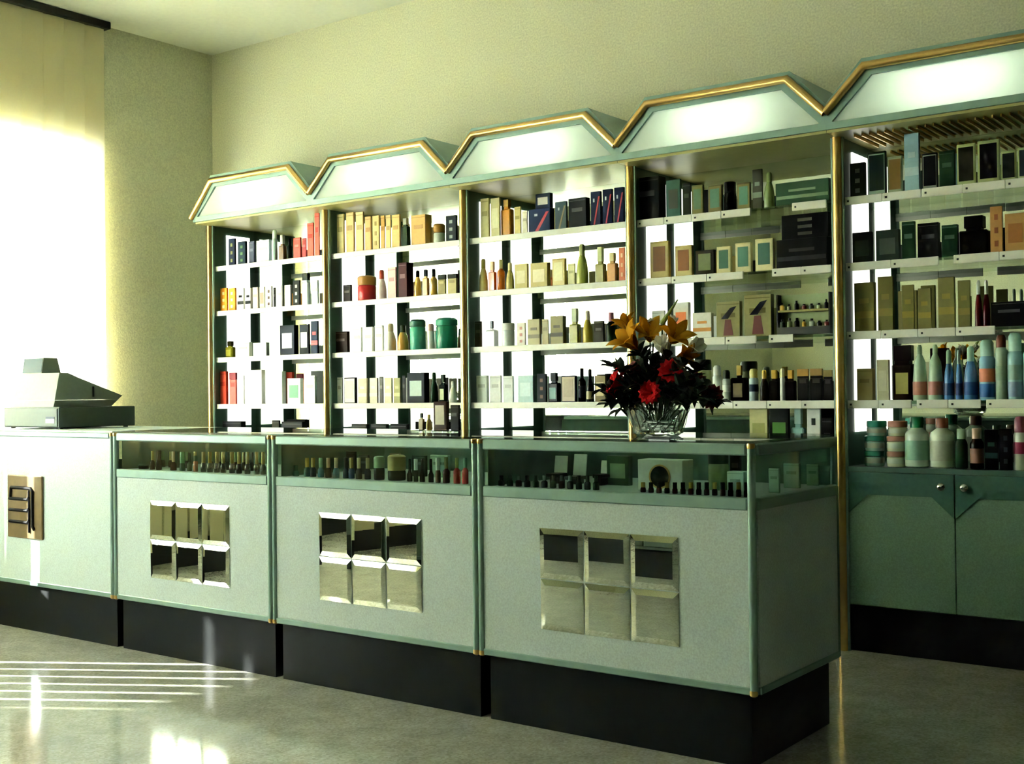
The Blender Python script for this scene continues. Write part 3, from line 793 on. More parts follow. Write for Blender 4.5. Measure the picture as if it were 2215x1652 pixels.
  (C_, 'large black case', 1679, 1802, 515, '060608', dict(dr=.3, band='303030', name='gift_case', cat='case'))],
 (3, 2): [
  (C_, 'white carton behind the flowers', 1410, 1440, 672, 'f2f2ee', {}),
  (C_, 'white carton with red and orange print', 1456, 1494, 654, 'f0eee4', dict(lab='e07838', dr=.3)),
  (C_, 'white carton with orange scene', 1498, 1544, 676, 'e8e6da', dict(band='c88838', dr=.25)),
  (C_, 'olive carton picturing a maroon bottle with black plume', 1549, 1606, 652, '8a8450', dict(pic='x', dr=.25)),
  (C_, 'larger olive carton picturing a maroon bottle with black plume', 1609, 1674, 637, '868050', dict(pic='x', dr=.25))],
 (3, 3): [
  (J_, 'pale green pot with dark lid', 1500, 1539, 778, 'a8ac78', dict(lid='3c4434', lidf=.25)),
  (Bt, 'white spray can', 1541, 1561, 790, 'dce4e0', dict(cap='e8ecec', style='can')),
  (Bt, 'pale grey bottle', 1562, 1580, 800, 'c4cccc', dict(cap='2c3430', style='can', lab='f0f0f0')),
  (Bt, 'black bottle with gold neck', 1581, 1618, 790, '0c0a0a', dict(cap='d8b458', style='flat', capw=.3, lab='5c5030')),
  (Bt, 'grey and white spray bottle', 1620, 1640, 797, '9cb0b0', dict(cap='d4cc80', style='can', lab='203040')),
  (Bt, 'black flacon with gold cap', 1643, 1663, 800, '140e0c', dict(cap='d0a848', style='cone')),
  (Bt, 'black flacon with gold cap', 1664, 1686, 800, '140e0c', dict(cap='d0a848', style='flat')),
  (Bt, 'white slim bottle', 1687, 1698, 796, 'd8dcdc', dict(cap='f0e8c0', style='can')),
  (Bt, 'dark brown flacon with gold cap', 1699, 1722, 800, '100a0c', dict(cap='c89a40', style='flat')),
  (C_, 'black carton with gold top', 1724, 1750, 798, '0e0a0a', dict(lid='a88038')),
  (C_, 'black wide carton with gold top', 1752, 1780, 797, '0c0a0a', dict(lid='907038')),
  (C_, 'black carton at the row end', 1781, 1801, 800, '100c0c', dict(lid='7a6838'))],
 (3, 4): [
  (C_, 'cream card box with green sprig', 1621, 1663, 884, 'c8c48c', dict(pic=None, lab='a0a060', dr=.2)),
  (C_, 'black display box with green leaf', 1664, 1709, 882, '0c0e0c', dict(lab='4a7a30', dr=.2)),
  (Bt, 'pale teal glass bottle', 1712, 1742, 884, '8cb8b4', dict(cap='a8c8c4', style='flat')),
  (C_, 'white carton with black strokes', 1745, 1776, 884, 'e0e2dc', dict(dots='303830', dr=.2)),
  (C_, 'black carton', 1778, 1801, 904, '0e0c10', {})],
 (4, 0): [
  (C_, 'dark green carton with silver print', 1838, 1874, 352, '14241c', dict(dots='607068', dr=.3)),
  (C_, 'silver framed dark carton', 1876, 1918, 328, '1c2c28', dict(frame='9ab0a4', pic='1a2a28', dr=.2, fm=.1)),
  (C_, 'silver framed brown carton', 1919, 1953, 338, '8a9474', dict(frame='a0a888', pic='7a5c28', dr=.2, fm=.1)),
  (C_, 'pale blue column carton', 1955, 1990, 288, '98bcc8', dict(band='b8d0d4', dr=.3)),
  (C_, 'black carton with grey foot', 1994, 2029, 331, '0c0e12', dict(frame='98a090', pic='0c0e12', dr=.2, fm=.1)),
  (C_, 'dark green carton', 2031, 2067, 326, '14301c', dict(dr=.3)),
  (C_, 'cream edged dark carton', 2069, 2111, 311, 'a4b078', dict(frame='b4c088', pic='1a1a10', dr=.2, fm=.1)),
  (C_, 'cream edged dark carton, largest', 2114, 2163, 303, 'a4b078', dict(frame='b0b880', pic='080810', dr=.2, fm=.1)),
  (C_, 'cream edged dark carton, smaller', 2165, 2199, 326, 'a0ac74', dict(frame='b0b880', pic='141c18', dr=.2, fm=.1)),
  (C_, 'cream edged dark carton at the picture edge', 2201, 2240, 318, 'a0ac74', dict(frame='b0b880', pic='182028', dr=.2, fm=.1))],
 (4, 1): [
  (C_, 'black green carton', 1843, 1889, 502, '141c18', dict(lab='2c3830', dr=.25)),
  (C_, 'charcoal carton with grey panel', 1894, 1948, 497, '242c28', dict(lab='3c463c', dr=.25)),
  (C_, 'dark green carton', 1950, 1981, 479, '16301e', dict(dr=.3)),
  (C_, 'black notched carton', 1984, 2034, 482, '08080a', dict(dr=.3)),
  (C_, 'forest green carton', 2036, 2074, 486, '1a3824', dict(dr=.3)),
  (Bt, 'black flask with domed stopper', 2077, 2140, 468, '08080a', dict(cap='0c0c0e', style='flat', capf=.3, capw=.62)),
  (C_, 'orange brown carton', 2141, 2169, 446, 'b08048', dict(dots='8a5030')),
  (C_, 'orange brown wide carton', 2173, 2222, 461, 'b48850', dict(lab='a06838', dr=.3))],
 (4, 2): [
  (C_, 'olive gold tall carton', 1847, 1895, 611, '746c34', dict(band='8a803c', dr=.3)),
  (C_, 'taller olive gold carton', 1898, 1934, 598, '6e6834', dict(band='887c40', dr=.3)),
  (C_, 'olive slim carton', 1950, 1978, 616, '76703c', dict(band='90843c', dr=.2)),
  (C_, 'olive slim carton', 1985, 2015, 623, '746e3c', dict(band='90843c', dr=.2)),
  (C_, 'olive carton', 2028, 2066, 599, '787240', dict(band='948840', dr=.2)),
  (C_, 'olive carton, last of its row', 2071, 2099, 606, '706c3c', dict(band='887c40', dr=.2)),
  (Bt, 'dark red bottle with white cap', 2108, 2124, 606, '4a1014', dict(cap='dce4dc', style='cone', capf=.3)),
  (Bt, 'dark red bottle with white cap', 2125, 2141, 606, '4a1014', dict(cap='dce4dc', style='cone', capf=.3)),
  (C_, 'black wide carton', 2143, 2225, 652, '0a0a0e', dict(dr=.2))],
 (4, 3): [
  (C_, 'tan small carton', 1853, 1893, 797, '988a58', dict(dr=.5)),
  (C_, 'white carton with brown side', 1896, 1925, 778, 'd0cca8', dict(lab='e0dcc0', dr=.4)),
  (Bt, 'black bottle with cream label', 1931, 1977, 747, '1a0e0a', dict(cap='180c10', style='flat', capf=.28, capw=.85, lab='b0a860')),
  (Bt, 'white green bottle with red berries', 1974, 2004, 746, 'b4ccb0', dict(cap='a8c0a0', style='cone', capf=.16, capw=.35, lab='b88070')),
  (Bt, 'white green bottle with red berries, right twin', 2007, 2038, 745, 'b4ccb0', dict(cap='a8c0a0', style='cone', capf=.16, capw=.35, lab='b47868')),
  (Bt, 'blue tapered bottle', 2041, 2063, 756, '4c7cb0', dict(cap='8cb098', style='cone', lab='20406c')),
  (Bt, 'blue slim bottle', 2066, 2081, 757, '4474a8', dict(cap='a0c0b0', style='cone', lab='203c68')),
  (Bt, 'blue bottle with pale top', 2084, 2114, 749, '5084b8', dict(cap='a8c8b8', style='cone', lab='20508c')),
  (Bt, 'blue and white spray can', 2118, 2151, 734, '84b0c8', dict(cap='a8ccc0', style='can', lab='c87858', top='2c5c98')),
  (Bt, 'white spray can with brown cap', 2153, 2177, 723, 'a4b8a0', dict(cap='6a3020', style='can', capf=.2, lab='90a890')),
  (Bt, 'pale blue spray can', 2179, 2211, 719, '9cc8cc', dict(cap='b4dcd4', style='can', lab='88a8a0', top='8098b8')),
  (Bt, 'pale blue spray can at the picture edge', 2213, 2245, 717, '9cc8cc', dict(cap='b4dcd4', style='can', lab='88a8a0'))],
}
ROWW = ['top shelf', 'second shelf', 'third shelf', 'fourth shelf', 'lowest shelf']
ZROW = SH + [ZBASE]
def plume_picture(it_root, X0, X1, Y0, zb, zt):
    w, h = X1 - X0, zt - zb
    obj('picture', G().prism([(X0 + w * .3, zb + h * .06), (X0 + w * .72, zb + h * .06), (X0 + w * .62, zb + h * .5), (X0 + w * .38, zb + h * .5)], 'y', Y0 - .0015, Y0), paint('5a2420', .4), it_root)
    obj('picture', G().prism([(X0 + w * .2, zb + h * .52), (X0 + w * .5, zb + h * .52), (X0 + w * .86, zb + h * .86), (X0 + w * .6, zb + h * .82)], 'y', Y0 - .0015, Y0), paint('0c0e1c', .4), it_root)
YG = YP + .045
for (u, r), lst in ROWS.items():
    group = 'goods on the %s of the %s wall unit' % (ROWW[r], UNITW[u])
    lst = sorted(lst, key=lambda e: e[2])
    for n, (k, words, x0, x1, yt, col, op) in enumerate(lst):
        lab = '%s, %s from left on %s, %s unit' % (words, ORD[n], ROWW[r], UNITW[u])
        if len(lab.split()) > 16: lab = '%s, %s on %s, %s unit' % (words, ORD[n], ROWW[r], UNITW[u])
        op = dict(op); plume = op.get('pic') == 'x'
        if plume: op.pop('pic')
        z = ZROW[r] + .0005
        if k == C_:
            it = carton(x0, x1, yt, z, YG, col, lab, group, **op)
            if plume:
                X0, X1, Y0, Y1 = solve_box(x0, x1, yt, YG, op.get('dr', .22)); plume_picture(it.root, X0, X1, Y0, z, atY(x0 + (x1 - x0) * .4, yt, YG).z)
        elif k == Bt: bottle(x0, x1, yt, z, YG, col, lab, group, **op)
        else: jar(x0, x1, yt, z, YG, col, lab, group, **op)

# goods standing on other goods
def stacked(x0, x1, yt, yb, Yf, col, label, group, **op):
    zb = atY((x0 + x1) / 2, yb, Yf).z
    return carton(x0, x1, yt, zb, Yf, col, label, group, **op)
gz = 'goods on the lowest shelf of the rightmost wall unit'
zt0 = ZBASE + .0005
def stack_jars(x0, x1, xa, xb, lid, body, words, y1, y2):
    z = zt0
    for k in range(2):
        _, z = jar(x0, x1, 0, z, YG, body, '%s, %s of the stack of three on the lowest shelf' % (words, ['bottom', 'middle'][k]), gz, lid=lid, lidf=.34, lab='c8d4c4', zt=z + (0.062 if k == 0 else .062))
        z += .0005
    jar(xa, xb, 0, z, YG, body, '%s, top of the stack of three on the lowest shelf' % words, gz, lid=lid, lidf=.4, lab='d0d8c8', zt=z + .062)
stack_jars(1857, 1899, 1862, 1904, '3f9a88', 'b8dcd0', 'teal-lidded white jar', 0, 0)
stack_jars(1905, 1946, 1908, 1949, 'b07a68', 'd0d4b8', 'pink-lidded white jar', 0, 0)
lowest = [
 ('white lotion bottle with green cap', 1957, 2008, 901, 'cfe0cc', dict(cap='1f7050', capf=.22, capw=.55, lab='9cc8b0', style='round')),
 ('white lotion bottle with pinkish cap', 2012, 2063, 904, 'd2dcc8', dict(cap='8a5848', capf=.2, capw=.52, lab='c0c4b0', style='round')),
 ('dark green bottle with pale cap', 2066, 2092, 927, '22382a', dict(cap='98b098', capf=.26, capw=.7, style='round')),
 ('black bottle with pink label and pale cap', 2098, 2127, 926, '140c0e', dict(cap='c8a898', capf=.26, capw=.7, lab='8c6458', style='round')),
 ('magenta and white tall can', 2192, 2222, 900, 'c8ccc0', dict(cap='9a5468', capf=.3, style='can', lab='8a2848'))]
for n, (words, x0, x1, yt, col, op) in enumerate(lowest):
    bottle(x0, x1, yt, zt0, YG, col, words + ' on the lowest shelf, rightmost unit', gz, name='lotion_bottle' if n < 2 else 'bottle', **op)
carton(2129, 2160, 929, zt0, YG, '0a0a0c', 'black carton with teal foot on the lowest shelf, rightmost unit', gz, band='2c4c48', dr=.3)
carton(2161, 2190, 927, zt0, YG, '0c0a0e', 'black carton beside the magenta can, rightmost unit', gz, dots='404448', dr=.3)
gA = 'goods on the top shelf of the third wall unit'
stacked(1158, 1196, 418, 450, YG + .002, '16243e', 'navy small carton with white label lying on the red-striped navy carton', gA, lab='d8d4c8', dr=.3)
gB = 'goods on the second shelf of the fourth wall unit'
carton(1690, 1800, 462, atY(1745, 515, YG).z + .001, YG + .004, '08080a', 'black open lid case stacked on the large black case', gB, dr=.2, dots='3a382c', name='gift_case', cat='case')
# small tiered rack with trinkets at the right of the fourth unit's third shelf
def rack():
    X0, X1, Y0, Y1 = solve_box(1679, 1803, 640, YG, .18); z0 = SH[2] + .0005; z1 = atY(1740, 634, YG).z
    root = empty('trinket_rack', ((X0 + X1) / 2, (Y0 + Y1) / 2, z0), 'black tiered rack with two rows of trinkets on third shelf, fourth unit', 'rack')
    obj('side', B(X0, X0 + .006, Y0, Y1, z0, z1), M_BLACK, root); obj('side', B(X1 - .006, X1, Y0, Y1, z0, z1), M_BLACK, root)
    obj('base', B(X0 + .006, X1 - .006, Y0, Y1, z0, z0 + .035), M_BLACK, root)
    obj('back', B(X0 + .006, X1 - .006, Y1 - .003, Y1, z0 + .035, z1), mat('pale_olive_card', '9aa878', .6, 0, .05, 40), root)
    zz = [z0 + .035, z0 + .035 + (z1 - z0 - .035) * .52]
    obj('tier', B(X0 + .0065, X1 - .0065, Y0, Y1 - .0035, zz[1] - .010, zz[1], .001), paint('8a8450', .4), root)
    rnd = random.Random(5); cols = ['3a4438', '20241c', 'c8a040', '8a9878', '6a2420', 'b8c0a8', '141414']
    n = 0
    for t in (0, 1):
        for k in range(7):
            x = X0 + .02 + (X1 - X0 - .04) * k / 6; c = cols[(k * 3 + t * 2) % 7]; R = .008 + rnd.random() * .004; h = .02 + rnd.random() * .02
            z = zz[t] + .0005; y = Y0 + R + .004
            it = Item('trinket_bottle', (x, y, z), '%s tiny bottle, %s from left on %s tier of the trinket rack' % ({'3a4438': 'grey green', '20241c': 'black', 'c8a040': 'gold', '8a9878': 'pale green', '6a2420': 'dark red', 'b8c0a8': 'whitish', '141414': 'black'}[c], ORD[k], ['lower', 'upper'][t]), 'bottle', 'tiny bottles in the trinket rack')
            it.part('body', G().lathe(x, y, [(R, z), (R, z + h * .6), (R * .4, z + h * .75)], 10), paint(c, .3))
            it.part('cap', G().lathe(x, y, [(R * .5, z + h * .75 + .0003), (R * .5, z + h)], 10), paint('20201c', .3))
rack()

# ================================================================== INSIDE THE GLASS COUNTERS
ZD = .7695
CW = ['', 'second counter', 'third counter', 'corner counter']
def row_in_counter(ci, where, Yf, entries, name='nail_polish', zb=ZD):
    group = 'small goods in the %s of the %s' % (where, CW[ci])
    for n, (words, x0, x1, yt, col, op) in enumerate(sorted(entries, key=lambda e: e[1])):
        lab = '%s, %s from left, %s of %s' % (words, ORD[n] if n < len(ORD) else '', where, CW[ci])
        op = dict(op); kind = op.pop('kind', 'B')
        if kind == 'B': bottle(x0, x1, yt, zb, Yf, col, lab, group, name=op.pop('name', name), **op)
        elif kind == 'J': jar(x0, x1, yt, zb, Yf, col, lab, group, **op)
        else: carton(x0, x1, yt, zb, Yf, col, lab, group, **op)
gold = dict(cap='b89a58', capf=.55, capw=.62, style='round', glass=True)
e = []
pal = ['1c2a1c', '20301c', '301818', '14241c', '3a1c14', '1a1c10', '301a10', '102014', '24140c']
for k, x in enumerate((440, 454, 469, 483, 502, 517, 535, 555, 569)):
    e.append(('gold-capped nail polish', x - 6.5, x + 6.5, 977, pal[k], gold))
e += [('black low jar', 300, 322, 1004, '101410', dict(kind='J', lid='506858')),
      ('dark bottle with yellow cap', 324, 335, 975, '1a1014', dict(cap='a89850', capf=.5, style='round')),
      ('dark purple bottle', 337, 350, 974, '1c1420', dict(cap='1c1424', capf=.5, style='round', capw=.8)),
      ('dark red bottle with pink cap', 368, 382, 976, '301018', dict(cap='b89880', capf=.55, style='round')),
      ('pale green bottle', 388, 401, 977, '2a4a34', dict(cap='6a9a70', capf=.6, style='round', capw=.8)),
      ('green bottle with dark cap', 404, 415, 979, '3a5a44', dict(cap='28382c', capf=.5, style='round')),
      ('coral lipstick', 418, 428, 985, 'b86a4c', dict(cap='406050', capf=.35, style='can'))]
row_in_counter(1, 'front row', 3.20, e)
e = []
for k in range(13):
    x = 352 + k * 17.5
    e.append(('small dark nail polish', x - 5.5, x + 5.5, 976 + k * .2, ['1a2a20', '2a1a1a', '24301c', '141c20'][k % 4], dict(cap=['6a8a68', 'a89a60', '3a4a40'][k % 3], capf=.55, capw=.6, style='round')))
row_in_counter(1, 'back row', 3.34, e)
e = []
for k, (x, c, cp) in enumerate([(640, '4a8078', '3c6a64'), (664, '2c6470', 'c0a850'), (677, '1c3048', 'b89a48'), (694, '34748a', '8ab89a'), (710, '14202c', 'c09a80'), (727, '2c6478', 'c0b08c'), (748, '1c2c40', '1c2420'), (760, '2a4a78', 'b8a060'), (776, '14243c', 'c8bc90'), (795, '14243c', 'b0ac88')]):
    e.append((['teal low bottle', 'blue bottle with gold cap', 'navy bottle with gold cap', 'bright blue bottle with mint cap', 'black bottle with beige cap', 'blue bottle with cream cap', 'navy bottle with black cap', 'royal blue bottle with ochre cap', 'navy bottle with ivory cap', 'navy bottle with stone cap'][k],
              x - 7, x + 7, 1006 if k == 0 else 990, c, dict(cap=cp, capf=.5, capw=.6, style='round')))
e += [('dark jar with pale domed lid', 808, 832, 986, '142420', dict(kind='J', lid='9ab090', lidf=.5, dome=True)),
      ('beige large jar', 838, 878, 983, '2a3024', dict(kind='J', lid='b8a470', lidf=.62, dome=True)),
      ('black pointed bottle', 880, 892, 992, '1c1814', dict(cap='10140f', capf=.5, style='cone')),
      ('white capped bottle', 894, 905, 992, '182420', dict(cap='c8dcd4', capf=.5, capw=.8)),
      ('black pointed bottle', 907, 919, 992, '1c1814', dict(cap='10140f', capf=.5, style='cone')),
      ('black pointed bottle', 926, 938, 992, '20140f', dict(cap='10140f', capf=.5, style='cone')),
      ('pale bottle', 941, 953, 990, '6a4a3c', dict(cap='c4d0c0', capf=.5, capw=.8)),
      ('dark red bottle with olive cap', 957, 973, 988, '5a1c20', dict(cap='6a7040', capf=.45)),
      ('red bottle with green cap', 980, 996, 990, 'a83034', dict(cap='7a8450', capf=.4)),
      ('bright red bottle', 999, 1013, 990, 'b8363a', dict(cap='58806a', capf=.38))]
row_in_counter(2, 'front row', 3.20, e, 'small_bottle')
e = [('pale green card box', 690, 712, 973, '40604c', dict(kind='C')), ('black small carton', 748, 772, 976, '101c1c', dict(kind='C')), ('navy low carton', 775, 800, 984, '142434', dict(kind='C')),
     ('brown carton', 842, 868, 980, '6a5c3c', dict(kind='C')), ('dark green carton', 890, 925, 985, '1c3028', dict(kind='C')), ('pale carton', 930, 975, 984, '8aa894', dict(kind='C'))]
row_in_counter(2, 'back row', 3.42, e)
# corner counter
def compact(x0, x1, yt, yb, Yf, n):
    c = atY((x0 + x1) / 2, yb, Yf); w = (x1 - x0) / F * depth(c) * 1.08; h = (yb - yt) / F * depth(c) * 1.05
    z = .7698
    lift = c.z - z
    it = Item('open_compact', (c.x, Yf, z), 'open powder compact, mirror lid painted white for its reflection, %s of three in corner counter' % ORD[n], 'compact', 'open compacts in the corner counter')
    it.part('stand', B(c.x - w * .3, c.x + w * .3, Yf, Yf + .05, z, c.z - .012, .002), M_BLACK)
    it.part('powder_base', B(c.x - w / 2, c.x + w / 2, Yf - .01, Yf + .05, c.z - .0118, c.z, .003), paint('1c2420', .3))
    g = B(-w / 2, w / 2, -.002, .002, 0, h, .001); g.xf(Matrix.Translation((c.x, Yf + .045, c.z + .0006)) @ Matrix.Rotation(math.radians(-8), 4, 'X'))
    lid = it.part('lid', g, paint('e4ece4', .3))  # white paint stands in for light the mirror lid reflects
for n, (x0, x1, yt, yb) in enumerate([(1181, 1212, 989, 1024), (1222, 1253, 986, 1030), (1283, 1306, 999, 1026)]): compact(x0, x1, yt, yb, 3.36, n)
e = []
for k in range(13):
    x = 1066 + k * 18.6
    c = ['1a2a22', '101414', '24382c', '301818', '14201c'][k % 5]
    e.append(('dark small bottle', x - 7, x + 7, 1028, c, dict(cap=['506a58', '141816', '28342c'][k % 3], capf=.42, capw=.6)))
for k in range(14):
    x = 1391 + k * 17.2
    e.append(('dark red lipstick', x - 6, x + 6, 1043, ['3a1010', '2a0c0e', '4a1a12', '1c1010'][k % 4], dict(cap=['a88c38', '181410', '141418'][k % 3], capf=.5, capw=.8, name='lipstick')))
row_in_counter(3, 'front row', 3.195, e, 'small_bottle')
e = [('cream folded card', 1054, 1079, 986, 'c8cca0', dict(kind='C', dr=.3)), ('olive low carton', 1084, 1130, 1000, '7a8a60', dict(kind='C', dr=.3)), ('green glass carton', 1312, 1368, 986, '3c5c40', dict(kind='C', dr=.3, lab='8aa880'))]
row_in_counter(3, 'back row', 3.40, e)
# white box with a round dark window
def window_box():
    X0, X1, Y0, Y1 = solve_box(1379, 1500, 994, 3.27, .45); z0, z1 = .7698, atY(1420, 994, 3.27).z
    xb = X1
    root = empty('window_box', ((X0 + X1) / 2, (Y0 + Y1) / 2, z0), 'white box with round black window inside the corner counter', 'box')
    b = obj('body', B(X0, X1, Y0, Y1, z0, z1, .002), paint('d8dcd0', .4), root)
    cx, cz, R = (X0 + X1) / 2, (z0 + z1) / 2 - .004, (z1 - z0) * .34
    g = G().lathe(0, 0, [(R, 0), (R, .002)], 24); g.xf(Matrix.Translation((cx, Y0, cz)) @ Matrix.Rotation(PI / 2, 4, 'X')); obj('window', g, paint('0c1014', .2), root)
    g = G(); n = 24
    o = [(cx + R * 1.16 * math.cos(2 * PI * k / n), cz + R * 1.16 * math.sin(2 * PI * k / n)) for k in range(n)]
    i_ = [(cx + R * 1.0 * math.cos(2 * PI * k / n), cz + R * 1.0 * math.sin(2 * PI * k / n)) for k in range(n)]
    g.ring(o, i_, 'y', Y0 - .003, Y0); obj('window_rim', g, M_GOLD, root)
window_box()
gC = 'goods at the right of the corner counter'
jar(1531, 1576, 978, .7698, 3.36, '8a9a70', 'faceted olive cup with dark lid in the corner counter', gC, lid='1c3024', lidf=.3)
carton(1578, 1604, 976, .7698, 3.46, '0a0c0c', 'black upright carton behind the small white carton, corner counter', gC, dr=.4)
carton(1572, 1622, 1020, .7698, 3.24, 'c8e0d0', 'small white carton beside the corner post, corner counter', gC, dr=.8)
carton(1662, 1688, 1013, .7698, 3.37, 'a8c8b0', 'pale green carton nearest the end glass, corner counter', gC, dr=.3)
carton(1694, 1732, 1002, .7698, 3.56, '9cc4b0', 'pale teal carton behind the end glass, corner counter', gC, dr=.2)
carton(1744, 1772, 1004, .7698, 3.69, '8aa88c', 'grey green carton at the rear of the end glass, corner counter', gC, dr=.2)

# ================================================================== ON THE COUNTERS
# small goods standing at the rear edge of the third counter's top
gT = 'goods on the rear edge of the third counter'
zt1 = .9350
carton(937, 972, 868, zt1, 3.62, '3a2418', 'dark framed carton with cream picture on the third counter top', gT, frame='3a2418', pic='d0c8b0', dr=.25)
carton(974, 996, 876, zt1, 3.62, '0c0c0c', 'black carton beside the dark framed carton on the counter top', gT, dr=.3)
bottle(905, 919, 893, zt1, 3.62, '7a6430', 'gold bottle with black cap, left one on the counter top', gT, cap='101010', style='flat')
bottle(921, 935, 896, zt1, 3.62, 'a88c48', 'amber bottle with gold cap, beside the dark framed carton', gT, cap='c0a050', style='cone')
# cash register
def register():
    root = empty('cash_register', (-5.295, 3.46, .934), 'pale cash register on a dark drawer, standing on the plain counter', 'cash register')
    z0 = .9345
    dr = obj('cash_drawer', B(-5.533, -5.062, 3.25, 3.67, z0 + .006, 1.038, .004), mat('dark_grey_plastic', '36443a', .5, 0, .08, 50), root)
    obj('drawer_front', B(-5.52, -5.075, 3.246, 3.25, z0 + .012, 1.030, .002), mat('drawer_front_plastic', '3c4e44', .45, 0, .08, 50), dr)
    obj('sticker', B(-5.165, -5.095, 3.2445, 3.246, .962, .982), paint('d0d8e4', .4), dr); obj('sticker', B(-5.165, -5.095, 3.2445, 3.246, .983, .992), paint('24304a', .4), dr)
    for x in (-5.5, -5.1):
        for y in (3.28, 3.64): obj('foot', G().lathe(x, y, [(.012, z0), (.012, z0 + .006)], 10), M_BLACK, dr)
    m = mat('cream_plastic', '808a7c', .5, 0, .04, 60)
    low = [(3.262, 1.0385), (3.58, 1.0385), (3.618, 1.070), (3.27, 1.070)]
    up = [(3.27, 1.0705), (3.618, 1.0705), (3.645, 1.09), (3.40, 1.178), (3.345, 1.200), (3.298, 1.200)]
    g = G().prism(low, 'x', -5.492, -5.128); obj('lower_body', g, m, root)
    g = G()
    xs = (-5.490, -5.130); n = len(up)
    def X(s, z): return (xs[0] + (z - 1.07) * .35) if s == 0 else (xs[1] - (z - 1.07) * .02)
    g.add([(X(0, z), y, z) for y, z in up] + [(X(1, z), y, z) for y, z in up], [tuple(range(n)), tuple(range(2 * n - 1, n - 1, -1))] + [(i, n + i, n + (i + 1) % n, (i + 1) % n) for i in range(n)])
    ub = obj('upper_body', g, m, root)
    obj('side_slot', B(-5.1315, -5.128, 3.475, 3.483, 1.085, 1.135), M_BLACK, ub)
    for r in range(4):
        for c in range(6):
            t = .18 + r * .2; y = 3.40 + (3.645 - 3.40) * t; z = 1.178 + (1.09 - 1.178) * t
            kx = -5.43 + c * .045
            k = B(-.016, .016, -.017, .017, 0, .008, .002); k.xf(Matrix.Translation((kx, y, z + .0006)) @ Matrix.Rotation(math.atan2(1.09 - 1.178, .245), 4, 'X'))
            obj('key', k, paint('8a9084' if (r + c) % 3 else '3a4440', .5), ub)
    disp = [(3.300, 1.2005), (3.405, 1.2005), (3.385, 1.276), (3.312, 1.276)]
    d = obj('customer_display', G().prism(disp, 'x', -5.452, -5.285), m, root)
    g = B(-.080, .080, -.0015, 0, .004, .074); g.xf(Matrix.Translation((-5.3685, 3.300, 1.2)) @ Matrix.Rotation(-math.atan2(.012, .0755), 4, 'X'))
    obj('screen', g, mat('teal_smoked_screen', '173c42', .35, 0, .1, 10, 0, 0, spec=.15), d, 'dark teal display window')
register()

# crystal vase with flowers
VX, VY, VZ = -1.955, 3.42, .9348
def crystal():
    mt = bpy.data.materials.new('cut_crystal'); mt.use_nodes = True; nt = mt.node_tree
    p = nt.nodes['Principled BSDF']; p.inputs['Transmission Weight'].default_value = .92; p.inputs['Roughness'].default_value = .04
    p.inputs['IOR'].default_value = 1.4; p.inputs['Base Color'].default_value = (.82, .9, .82, 1)
    return mt
MC = crystal()
vr = empty('crystal_vase', (VX, VY, VZ), 'cut crystal bowl vase of flowers on the corner counter', 'vase')
g = G(); seg = 20
prof = [(.066, 0), (.078, .008), (.082, .030), (.092, .058), (.101, .084), (.106, .095), (.099, .095), (.092, .078), (.079, .045), (.064, .020), (.02, .014)]
g.lathe(VX, VY, [(r, VZ + z) for r, z in prof], seg); g.smooth = False
vb = obj('bowl', g, MC, vr)
for k in range(12):
    t = 2 * PI * k / 12
    p = [(VX + math.cos(t + q * .35) * (r + .001), VY + math.sin(t + q * .35) * (r + .001), VZ + z) for q, (r, z) in ((-1, (.079, .010)), (0, (.0885, .045)), (1, (.102, .087)))]
    obj('cut_rib', G().tube(p, .0035, 6), MC, vb)
def petal_mesh(name, L, Wd, curl, cup, mt, tip=.0):
    nu, nv = 7, 5; vs = []; fs = []
    for i in range(nu):
        u = i / (nu - 1); a = curl * u
        # walk outward along a bending midrib that starts upright
        y = L * (1 - math.cos(a)) / max(curl, .01); z = L * math.sin(a) / max(curl, .01)
        w = Wd * (math.sin(PI * (u ** .75) * .96 + .03)) * (1 if u < 1 else .2)
        for j in range(nv):
            v = (j / (nv - 1) - .5) * 2
            vs.append((w * v / 2, y - cup * w * v * v * -1 * .5, z + cup * w * v * v * .5))
    for i in range(nu - 1):
        for j in range(nv - 1):
            q = i * nv + j; fs.append((q, q + 1, q + nv + 1, q + nv))
    n = len(vs); top = [(x, y - .0006, z + .0006) for x, y, z in vs]
    rim = [i * nv for i in range(nu)] + [(nu - 1) * nv + j for j in range(1, nv)] + [i * nv + nv - 1 for i in range(nu - 2, -1, -1)] + [j for j in range(nv - 2, 0, -1)]
    fs2 = fs + [tuple(k + n for k in f[::-1]) for f in fs] + [(rim[k], rim[(k + 1) % len(rim)], rim[(k + 1) % len(rim)] + n, rim[k] + n) for k in range(len(rim))]
    me = bpy.data.meshes.new(name); me.from_pydata(vs + top, [], fs2); me.materials.append(mt)
    me.polygons.foreach_set('use_smooth', [True] * len(me.polygons))
    return me
MY = translucent('yellow_lily_petal', 'd8a030', .45); MW = translucent('white_petal', 'f4f2e6', .5)
MR = translucent('red_petal', 'c82428', .3); MRD = mat('dark_red_petal', '6a1418', .5, 0, .2, 30)
MGR = mat('dark_green_leaf', '14281a', .45, 0, .25, 20); MST = mat('green_stem', '3a5a28', .5, 0, .15, 30)
PM = {'lily': petal_mesh('lily_petal', .080, .032, 1.5, .3, MY), 'white': petal_mesh('white_lily_petal', .062, .032, .75, .5, MW),
      'red': petal_mesh('red_flower_petal', .050, .024, 1.5, .3, MR), 'dred': petal_mesh('dark_red_flower_petal', .050, .024, 1.5, .3, MRD)}
